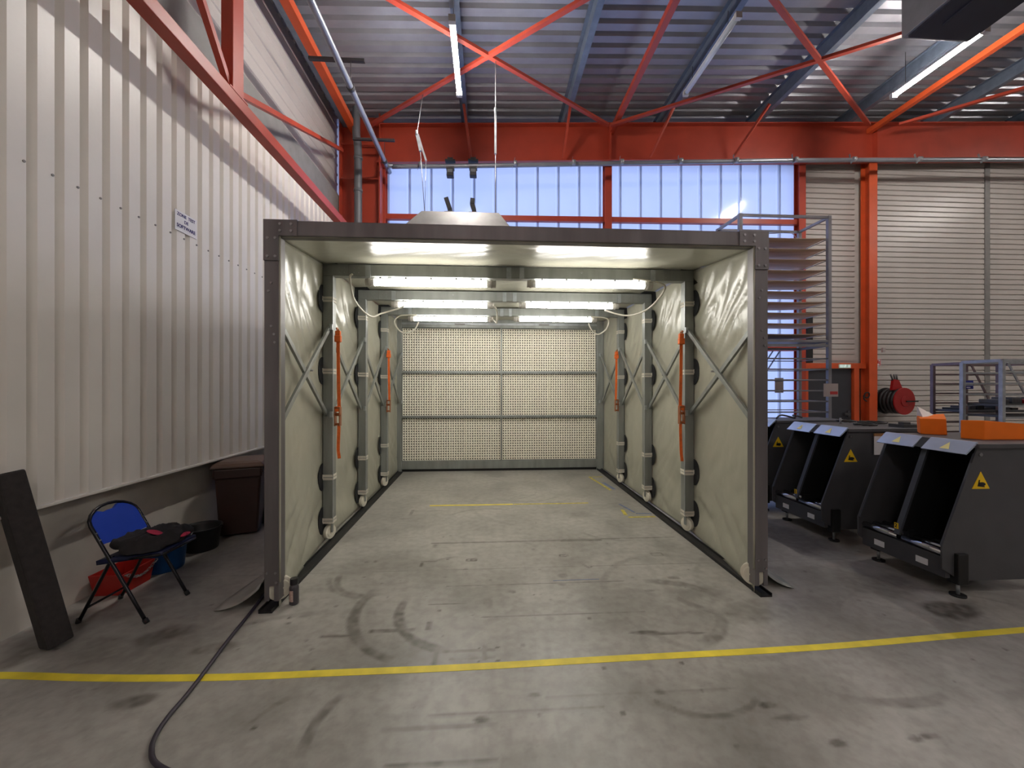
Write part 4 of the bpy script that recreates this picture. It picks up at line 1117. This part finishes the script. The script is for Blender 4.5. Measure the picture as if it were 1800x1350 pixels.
o = MB().cyl((4.3, 4.62, 1.2), (4.3, 4.62, 1.27), .012, .010, n=10).cyl((4.3, 4.62, 1.2), (4.3, 4.62, 1.207), .02, n=10).build('steel_pin', 'bolt', origin=(4.3, 4.62, 1.2)); tag(o, 'small upright steel pin on the roller machine top', 'pin')
o = MB().tube(spline([(4.0, 5.3, 1.215), (4.15, 5.4, 1.25), (4.3, 5.35, 1.215), (4.4, 5.5, 1.24), (4.5, 5.45, 1.212)], 6), .012, 6).build('tangled_cable', 'hose', origin=(4.25, 5.4, 1.2)); tag(o, 'tangled dark cable on the half hidden roller machine', 'cable')

# ================================================================== TRAY RACKS AT THE SIDE
def tray_rack(x0, x1, y0, y1, h, m, label, nz=6, diag=True):
    t = thing('tray_rack', label, 'rack', ((x0 + x1) / 2, (y0 + y1) / 2, 0))
    for x in (x0, x1):
        for y in (y0, y1): MB().box(x - .022, x + .022, y - .022, y + .022, 0, h).build('upright', m, t)
    for y in (y0, y1): MB().box(x0, x1, y - .018, y + .018, h - .02, h + .02).build('top_rail', m, t)
    for x in (x0, x1): MB().box(x - .018, x + .018, y0, y1, h - .02, h + .02).build('top_rail', m, t)
    for k in range(1, 12):
        z = h - k * .152
        for y in (y0, y1): MB().box(x0, x1, y - .008, y + .008, z - .012, z + .012).build('shelf_rail', m, t)
    if diag:
        MB().bar((x0 + (x1 - x0) * .55, y1 - .03, h), (x1 - .1, y1 - .03, h - .75), .03, .012, up=(0, 1, 0)).build('diagonal', m, t)
    return t
tr1 = tray_rack(7.07, 8.2, 5.5, 5.93, 2.0, 'rack_brown', 'brownish steel tray rack with open rails near the hose reel')
MB().box(7.60, 7.66, 5.47, 5.53, 0, 2.0).build('upright', 'rack_brown', tr1)
MB().box(7.09, 8.18, 5.5, 5.93, 1.27, 1.30).build('shelf', 'zinc_dark', tr1)
tr2 = tray_rack(6.8, 8.0, 4.88, 5.32, 2.0, 'galv', 'bright galvanised tray rack with loaded shelves and a blue sign')
for z in (1.49, 1.34):
    MB().box(6.85, 7.95, 4.9, 5.3, z - .1, z - .07).build('shelf', 'zinc_dark', tr2)
sg = MB().box(6.83, 7.0, 5.345, 5.352, 1.62, 1.74).build('blue_sign', 'blue_sign', origin=(6.915, 5.35, 1.62)); tag(sg, 'small blue sign with white lines hung on the galvanised rack', 'sign')
for i, (z, hw) in enumerate(((1.705, .06), (1.673, .07), (1.642, .03))):
    MB().box(6.92 - hw, 6.92 + hw, 5.342, 5.346, z - .006, z + .006).build('print_line', 'ink_white', sg)
b = MB()
for i in range(7):
    x = 7.18 + i * .14
    b = MB().box(x - .05, x + .05, 5.6, 5.85, 1.301, 1.33 + .03 * (i % 3)).build('spare_part', 'machine' if i % 2 else 'black', origin=(x, 5.7, 1.3))
    tag(b, 'small dark spare part lying on the brownish rack shelf', 'part', 'spare parts on the brownish rack')
for i in range(5):
    x = 6.98 + i * .19
    b = MB().box(x - .07, x + .07, 4.98, 5.22, 1.421, 1.48 + .03 * (i % 2)).build('machined_part', 'red' if i == 2 else 'machine', origin=(x, 5.1, 1.42), bevel=.01)
    tag(b, 'dark red machined part on the galvanised rack shelf' if i == 2 else 'dark machined part on the galvanised rack shelf', 'part', None if i == 2 else 'machined parts on the galvanised rack')

# ================================================================== HOSE REEL, SIGNS ON THE REAR WALL
def hose_reel():
    t = thing('hose_reel', 'red wall-mounted fire hose reel with a black hose', 'hose reel', (9.05, 8.45, 1.0))
    ax = Vector((.14, -.99, 0)).normalized(); c = Vector((9.20, 8.30, 1.33))
    c2 = c - ax * .34
    MB().cyl(c, c + ax * .03, .30, n=30).cyl(c + ax * .03, c + ax * .045, .12, n=20).build('front_disc', 'red', t, bevel=.006)
    MB().cyl(c2, c2 - ax * .02, .30, n=30).build('rear_disc', 'black', t)
    for k in range(4):
        p = c2 + ax * (.05 + .08 * k)
        ring = [p + (Vector((0, 0, 1)) * math.cos(a) + ax.cross(Vector((0, 0, 1))) * math.sin(a)) * .25 for a in np.linspace(0, 2 * math.pi, 24, endpoint=False)]
        MB().tube(ring, .038, 8, closed=True).build('hose_turn', 'hose', t)
    MB().cyl(c2, c, .2, n=20).build('drum', 'red', t)
    b = MB().bar(c + ax * .06, c + ax * .06 + Vector((.27, .0, 0)), .02, .03).build('crank', 'black', t)
    MB().box(9.08, 9.25, 8.5, 8.735, 1.28, 1.38).build('wall_bracket', 'red', t)
    MB().prism([(8.98, 1.58), (9.24, 1.58), (9.14, 1.80), (9.02, 1.82)], 'y', 8.34, 8.40).build('guide', 'red', t)
    for x, dx in ((9.03, -.06), (9.08, -.03), (9.13, -.02)):
        MB().cyl((x, 8.37, 1.78), (x + dx, 8.37, 1.93), .016, n=8).build('nozzle', 'zinc_dark', t)
hose_reel()
o = MB().box(9.0, 9.13, 8.738, 8.745, 2.14, 2.30).build('fire_sign', 'paper', origin=(9.06, 8.74, 2.14)); tag(o, 'small white and red fire hose sign above the reel', 'sign')
o2 = MB()
for x0, x1, z0, z1 in ((9.01, 9.12, 2.285, 2.295), (9.01, 9.12, 2.145, 2.155), (9.01, 9.02, 2.155, 2.285), (9.11, 9.12, 2.155, 2.285), (9.03, 9.07, 2.19, 2.27), (9.08, 9.10, 2.17, 2.25)):
    o2.box(x0, x1, 8.735, 8.739, z0, z1)
o2.build('red_pictogram', 'ink_red', o)
o = MB().box(8.9, 9.03, 8.70, 8.745, 2.10, 2.15).build('wall_lamp', 'lamp_white', origin=(8.96, 8.72, 2.1)); tag(o, 'small white emergency light on the wall beside the drain pipe', 'light')
o = MB().box(7.96, 8.23, 8.575, 8.598, 2.08, 2.16).build('exit_sign', 'green', origin=(8.1, 8.58, 2.08)); tag(o, 'lit green exit sign with a running man and arrow over the door', 'sign')
b = MB().prism([(7.985, 2.09), (8.005, 2.09), (8.005, 2.15), (7.985, 2.15)], 'y', 8.572, 8.576).prism([(8.175, 2.095), (8.21, 2.12), (8.175, 2.145)], 'y', 8.572, 8.576)
b.prism([(8.03, 2.09), (8.045, 2.09), (8.05, 2.15), (8.035, 2.15)], 'y', 8.572, 8.576).prism([(8.07, 2.095), (8.09, 2.09), (8.125, 2.145), (8.09, 2.15)], 'y', 8.572, 8.576)
b.build('white_pictogram', 'sign_white', o)
o = MB().tube(spline([(8.50, 8.55, 1.45), (8.56, 8.52, 1.40), (8.60, 8.5, 1.45), (8.58, 8.5, 1.52), (8.52, 8.52, 1.50), (8.50, 8.53, 1.38), (8.56, 8.52, 1.32)], 6), .014, 6).build('hanging_hose', 'hose', origin=(8.55, 8.52, 1.35)); tag(o, 'small dark hose loop hanging by the orange column', 'hose')

# ================================================================== WALL SIGN
sg = MB().box(-2.996, -2.992, 4.0, 4.285, 3.165, 3.36).build('wall_sign', 'paper', origin=(-2.995, 4.14, 3.16)); tag(sg, 'white paper sign with blue lettering on the ribbed wall', 'sign')
for txt, y, z, s_ in (('ZONE  TEST', 4.14, 3.325, .043), ('DE', 4.14, 3.272, .043), ('SOFTWARE', 4.14, 3.215, .047)):
    text_mesh('lettering', txt, s_, 'ink_blue', sg, (-2.990, y, z), (math.radians(90), 0, math.radians(90)))

# ================================================================== LEFT SIDE OBJECTS
# leaning charcoal foam slab
def slab():
    c0 = Vector((-2.735, 2.70, 0)); c1 = Vector((-2.99, 2.66, 1.10))
    d = (c1 - c0).normalized()
    a = Vector((.45, .89, 0)).normalized(); a = (a - d * a.dot(d)).normalized(); bb = d.cross(a)
    vs = []
    for t in (0, 1):
        L = 1.0
        p = c0 + d * (1.125 * t)
        for i, j in ((-1, -1), (1, -1), (1, 1), (-1, 1)): vs.append(p + a * (.062 * i) + bb * (.062 * j))
    mz = min(v.z for v in vs)
    vs = [v - Vector((0, 0, mz - .001)) for v in vs]
    o = MB().add(vs, [(0, 3, 2, 1), (4, 5, 6, 7), (0, 1, 5, 4), (1, 2, 6, 5), (2, 3, 7, 6), (3, 0, 4, 7)]).build('foam_slab', 'foam', origin=(-2.735, 2.7, 0), bevel=.012)
    tag(o, 'long charcoal foam slab leaning against the ribbed wall', 'foam slab')
slab()

# folding chair (faces +X)
def chair():
    t = thing('folding_chair', 'black tubular folding chair with a blue backrest', 'chair', (-2.62, 3.11, 0))
    yn, yf = 2.93, 3.31
    r = .0114
    # long tube: front foot -> seat -> back arch -> front foot
    def P(y, s):          # side line from front foot (s=0) to the back top (s=1)
        return Vector((-2.38 - .43 * s, y, .79 * s))
    pts = [P(yn, s) for s in (0, .2, .4, .6, .78, .86)]
    ym = (yn + yf) / 2
    for a in np.linspace(0, math.pi, 11)[1:-1]:
        p = P(ym, .86 + .14 * math.sin(a)); p.y = ym - (ym - yn) * math.cos(a); pts.append(p)
    pts += [P(yf, s) for s in (.86, .78, .6, .4, .2, 0)]
    MB().tube(pts, r, 10).build('back_and_front_leg_frame', 'chair_metal', t)
    for y in (yn + .03, yf - .03):
        MB().tube([(-2.86, y, 0.0), (-2.66, y, .40), (-2.62, y, .455)], r, 10).build('rear_leg', 'chair_metal', t)
        MB().cyl((-2.86, y, 0), (-2.853, y, .03), .016, n=10).build('rubber_foot', 'black', t)
    for y in (yn, yf): MB().cyl((-2.377, y, 0), (-2.395, y, .03), .016, n=10).build('rubber_foot', 'black', t)
    MB().cyl((-2.81, yn + .03, .10), (-2.81, yf - .03, .10), .008, n=8).build('rear_stretcher', 'chair_metal', t)
    # seat
    def seat(u, v):
        a = 2 * u - 1; b_ = 2 * v - 1
        return (-2.50 + .20 * a, ym + (.185 - .02 * a) * b_, .452 + .02 * a + .012 * (1 - a * a) * (1 - b_ * b_))
    MB().grid(seat, 14, 14).build('seat', 'chair_seat', t, solidify=.03)
    MB().tube([(-2.70, yn + .01, .43), (-2.32, yn + .02, .465), (-2.29, yn + .05, .468), (-2.29, yf - .05, .468), (-2.32, yf - .02, .465), (-2.70, yf - .01, .43)], .011, 8).build('seat_frame', 'chair_metal', t)
    # back pad with a grip cut-out at the top
    n = 14
    poly = []
    for a in np.linspace(0, math.pi, n):
        s = .87 + .115 * math.sin(a); y = ym - (ym - yn - .012) * math.cos(a)
        if abs(y - ym + .03) < .06: s -= .035
        poly.append((y, s))
    poly += [(yf - .012, .70), (ym, .685), (yn + .012, .70)]
    m_ = len(poly)
    vs = [P(y, s) + Vector((.006, 0, 0)) for y, s in poly] + [P(y, s) + Vector((-.012, 0, -.004)) for y, s in poly]
    MB().add(vs, [tuple(range(m_)), tuple(reversed(range(m_, 2 * m_)))] + [(i, i + m_, (i + 1) % m_ + m_, (i + 1) % m_) for i in range(m_)]).build('backrest', 'chair_blue', t)
    for y in (yn, yf): 
        for s in (.74, .80): MB().cyl(P(y, s) + Vector((.010, 0, 0)), P(y, s) + Vector((.017, 0, .002)), .005, n=8).build('rivet', 'bolt', t)
chair()
# dark garment on the seat
def garment():
    def fn(u, v):
        a = 2 * math.pi * u; ph = math.pi * v
        cu, su = math.cos(a), math.sin(a); sp = math.sin(ph)
        n = noise.noise(Vector((cu * 1.6, su * 1.6, v * 2.2))) * .30 + noise.noise(Vector((cu * 4, su * 4, v * 5 + 3))) * .12
        k = 1 + n
        x = .20 * k * sp ** .6 * cu; y = .215 * k * sp ** .6 * su
        fold = noise.noise(Vector((x * 9 + 2, y * 6, 1))) * .03 + (1 - abs(noise.noise(Vector((x * 14 + y * 5, y * 7 - x * 3, 5))))) ** 3 * .028
        z = math.cos(ph)
        z = (z ** .7 * .062 + fold * min(1, (1 - sp) * 3 + .35)) if z > 0 else z * .028
        return (-2.48 + x, 3.10 + y, .508 + z)
    g = MB().grid(fn, 64, 34).build('bundled_garment', 'cloth', origin=(-2.48, 3.1, .48)); tag(g, 'dark bundled garment with pink print lying on the blue chair', 'garment')
    for (cx, cy, cz, a, b_) in ((-2.42, 3.05, .590, .055, .03), (-2.30, 3.17, .53, .018, .05)):
        def q(u, v, cx=cx, cy=cy, cz=cz, a=a, b_=b_):
            th = 2 * math.pi * u
            return (cx + a * v * math.cos(th), cy + b_ * v * math.sin(th), cz + .012 * (1 - v * v) - .3 * a * v * math.cos(th))
        MB().grid(q, 14, 3).build('pink_print', 'cloth_pink', g, solidify=.004)
garment()
# red crate behind the chair
def crate():
    t = thing('red_crate', 'red plastic trough on the floor under the chair by the wall', 'crate', (-2.90, 3.62, 0))
    x0, x1, y0, y1 = -3.12, -2.87, 3.30, 3.62
    vs = []
    for z, k in ((0.0, .84), (.17, 1.0), (.17, .94), (.02, .78)):
        cx, cy = (x0 + x1) / 2, (y0 + y1) / 2
        for i, j in ((-1, -1), (1, -1), (1, 1), (-1, 1)): vs.append((cx + i * (x1 - x0) / 2 * k, cy + j * (y1 - y0) / 2 * k, z))
    fs = [(3, 2, 1, 0), (12, 13, 14, 15)] + [(k * 4 + i, k * 4 + (i + 1) % 4, k * 4 + 4 + (i + 1) % 4, k * 4 + 4 + i) for k in range(3) for i in range(4)]
    MB().add(vs, fs).build('body', 'red_crate', t, bevel=.01)
    b = MB()
    for i in range(16):
        f = i / 15; c = Vector((x1 + .006, y0 + .04 + .28 * f, .155 - .06 * math.sin(math.pi * f)))
        ax = Vector((0, 1, 0)) if i % 2 else Vector((0, .8, .6))
        ring = [c + Vector((0, 1, 0)) * (.017 * math.cos(a)) + (Vector((0, 0, 1)) if i % 2 else Vector((1, 0, 0))) * (.009 * math.sin(a)) for a in np.linspace(0, 2 * math.pi, 10, endpoint=False)]
        b.tube(ring, .003, 5, closed=True)
    b.build('chain', 'chain', t)['kind'] = 'stuff'
crate()
def tub(name, c, r, h, m, label, sx=1.0, sy=1.0, lift=True):
    t = thing(name, label, 'tub', (c[0], c[1], 0))
    prof = [(r * .80, 0), (r * .83, .01), (r * .97, h - .02), (r * 1.04, h - .012), (r * 1.04, h), (r * .98, h), (r * .93, h - .03), (r * .78, .02)]
    MB().lathe(prof, (c[0], c[1], 0), 32, sx, sy).build('body', m, t)
    MB().lathe([(r * .5, .03), (r * .80, .034)], (c[0], c[1], 0), 24, sx, sy).build('dried_residue', 'grime', t)
    return t
tb1 = tub('blue_tub', (-2.945, 3.81), .185, .30, 'blue_tub', 'blue plastic tub between the chair and the black tub', .95, .95)
MB().tube(spline([(-2.75, 3.89, .30), (-2.745, 3.82, .25), (-2.75, 3.74, .22), (-2.78, 3.66, .29)], 6), .005, 6).build('wire_handle', 'galv', tb1)
tb2 = tub('black_tub', (-2.92, 4.25), .18, .23, 'black_tub', 'black plaster tub beside the brown wheeled bin', .95, .95)
# wheeled bin
def wheelie():
    cx, cy = -2.82, 4.76
    t = thing('wheeled_bin', 'brown wheeled bin with its lid closed against the wall', 'bin', (cx, cy, 0), rz=math.radians(20))
    def ring(w, d_, z, oy=0): return [(cx - w / 2, cy - d_ / 2 + oy, z), (cx + w / 2, cy - d_ / 2 + oy, z), (cx + w / 2, cy + d_ / 2 + oy, z), (cx - w / 2, cy + d_ / 2 + oy, z)]
    vs = ring(.36, .40, .02) + ring(.43, .46, .64) + ring(.46, .49, .66) + ring(.46, .49, .76)
    fs = [(3, 2, 1, 0), (12, 13, 14, 15)] + [(k * 4 + i, k * 4 + (i + 1) % 4, k * 4 + 4 + (i + 1) % 4, k * 4 + 4 + i) for k in range(3) for i in range(4)]
    MB().add(vs, fs).build('body', 'bin', t, bevel=.02)
    vs = ring(.50, .53, .76) + ring(.50, .53, .785) + ring(.45, .48, .81) + ring(.36, .38, .828)
    fs = [(3, 2, 1, 0), (12, 13, 14, 15)] + [(k * 4 + i, k * 4 + (i + 1) % 4, k * 4 + 4 + (i + 1) % 4, k * 4 + 4 + i) for k in range(3) for i in range(4)]
    MB().add(vs, fs).build('lid', 'bin_lid', t, bevel=.01)
    for z in (.70, .73):
        MB().box(cx + .225, cx + .245, cy - .26, cy + .27, z, z + .014).build('rim_rib', 'bin', t)
    MB().cyl((cx - .18, cy + .31, .76), (cx + .18, cy + .31, .76), .015, n=10).box(cx - .19, cx - .16, cy + .22, cy + .32, .745, .775).box(cx + .16, cx + .19, cy + .22, cy + .32, .745, .775).build('handle', 'bin', t)
    for x in (cx - .19, cx + .19):
        MB().cyl((x - .02, cy + .19, .10), (x + .02, cy + .19, .10), .10, n=20).cyl((x - .024, cy + .19, .10), (x + .024, cy + .19, .10), .05, n=14).build('wheel', 'black', t)
wheelie()
# long dark board lying along the wall base behind the bin
o = MB().box(-3.14, -3.08, 5.1, 7.4, 0, .16).build('base_board', 'zinc_dark', origin=(-3.11, 6.2, 0)); tag(o, 'dark board on edge along the plinth behind the wheeled bin', 'board')

# ================================================================== FLOOR ITEMS
def tape(pts, w_, m, name, label, z=.0015):
    P = [Vector((x, y, 0)) for x, y in pts]; vs = []
    for i, p in enumerate(P):
        d = (P[min(i + 1, len(P) - 1)] - P[max(i - 1, 0)]).normalized(); a = Vector((-d.y, d.x, 0))
        j = .0025 * math.sin(i * 12.9)
        vs += [(p + a * (w_ / 2 + j)) + Vector((0, 0, z)), (p - a * (w_ / 2 - j)) + Vector((0, 0, z))]
    n = len(P)
    vs2 = [Vector((v.x, v.y, 0.0002)) for v in vs]
    fs = [(2 * i, 2 * i + 1, 2 * i + 3, 2 * i + 2) for i in range(n - 1)]
    o_ = len(vs)
    fs += [(2 * i, 2 * i + 2, o_ + 2 * i + 2, o_ + 2 * i) for i in range(n - 1)] + [(2 * i + 1, o_ + 2 * i + 1, o_ + 2 * i + 3, 2 * i + 3) for i in range(n - 1)]
    c = Vector((P[n // 2].x, P[n // 2].y, 0))
    o = MB().add(vs + vs2, fs).build(name, m, origin=c); tag(o, label, 'tape'); return o
def dense(p, q, n=24): return [(p[0] + (q[0] - p[0]) * i / n, p[1] + (q[1] - p[1]) * i / n) for i in range(n + 1)]
yl = [(-3.1, 2.44), (-2.79, 2.445), (-2.28, 2.40), (-1.79, 2.37), (-1.31, 2.352), (-.84, 2.352), (-.36, 2.355), (.14, 2.362), (.66, 2.371), (1.19, 2.38), (1.75, 2.394), (2.33, 2.414), (2.97, 2.45), (3.65, 2.49), (4.5, 2.53)]
yl2 = [(v.x, v.y) for v in spline([(x, y, 0) for x, y in yl], 5)]
tape(yl2, .055, 'yellow_tape', 'floor_tape', 'long bright yellow floor tape line in front of the booth')
tape(dense((-.81, 5.585), (.35, 5.583)) , .045, 'yellow_tape', 'floor_tape', 'thin yellow tape line across the booth floor')
tape(dense((.36, 5.583), (1.42, 5.58)), .04, 'old_yellow', 'floor_tape', 'faded half of the yellow line across the booth floor')
tape(dense((1.84, 7.2), (2.1, 7.19), 8), .035, 'old_yellow', 'floor_tape', 'worn yellow tape edge near the filter wall')
tape(dense((1.85, 7.18), (1.95, 6.24), 8), .04, 'old_yellow', 'floor_tape', 'worn yellow tape strip slanting along the booth track')
tape(dense((1.98, 6.75), (2.03, 6.3), 8), .05, 'old_blue', 'floor_tape', 'worn blue tape strip beside the booth track')
tape(dense((1.77, 5.02), (1.80, 5.25), 8), .045, 'old_yellow', 'floor_tape', 'worn yellow tape corner piece along the booth')
tape(dense((1.77, 4.94), (2.12, 4.94), 8), .04, 'old_yellow', 'floor_tape', 'worn yellow tape corner piece across the booth')
tape(dense((1.84, 5.5), (1.92, 5.12), 8), .03, 'old_blue', 'floor_tape', 'worn blue tape corner piece along the booth')
tape(dense((1.92, 5.08), (2.12, 5.06), 8), .03, 'old_blue', 'floor_tape', 'worn blue tape corner piece across the booth')
tape(dense((.55, 3.36), (.95, 3.365), 8), .008, 'old_blue', 'floor_tape', 'thin blue line scrap in the booth mouth')
# cable
cp = [(-1.80, 3.9, .012), (-1.79, 3.5, .012), (-1.775, 3.321, .012), (-1.721, 2.996, .012), (-1.676, 2.672, .012), (-1.63, 2.42, .0145), (-1.60, 2.219, .012), (-1.585, 2.073, .012), (-1.555, 1.959, .012), (-1.51, 1.884, .012), (-1.44, 1.82, .012), (-1.3, 1.76, .012), (-1.0, 1.66, .012), (-.4, 1.45, .012)]
o = MB().tube(spline(cp, 8), .011, 8).build('power_cable', 'cable', origin=(-1.65, 2.5, 0)); tag(o, 'dark power cable snaking over the floor from the booth corner', 'cable')
# bottle
def bottle():
    c = (-1.474, 3.125 - .0, 0)
    t = thing('spray_bottle', 'small dark bottle with a pink label by the booth corner', 'bottle', c)
    MB().lathe([(.030, 0), (.034, .006), (.034, .125), (.030, .140), (.018, .150), (.018, .156)], c, 24).build('body', 'bottle', t)
    MB().lathe([(.028, .150), (.029, .153), (.028, .192), (.026, .195)], c, 24).build('cap', 'cap_black', t)
    b = MB()
    n = 8
    vs = []
    for i in range(n + 1):
        a = -math.pi / 2 - .75 + 1.0 * i / n
        for z in (.03, .112): vs.append((c[0] + .0347 * math.cos(a), c[1] + .0347 * math.sin(a), z))
    b.add(vs, [(2 * i, 2 * i + 2, 2 * i + 3, 2 * i + 1) for i in range(n)]).build('label_strip', 'bottle_label', t)
bottle()
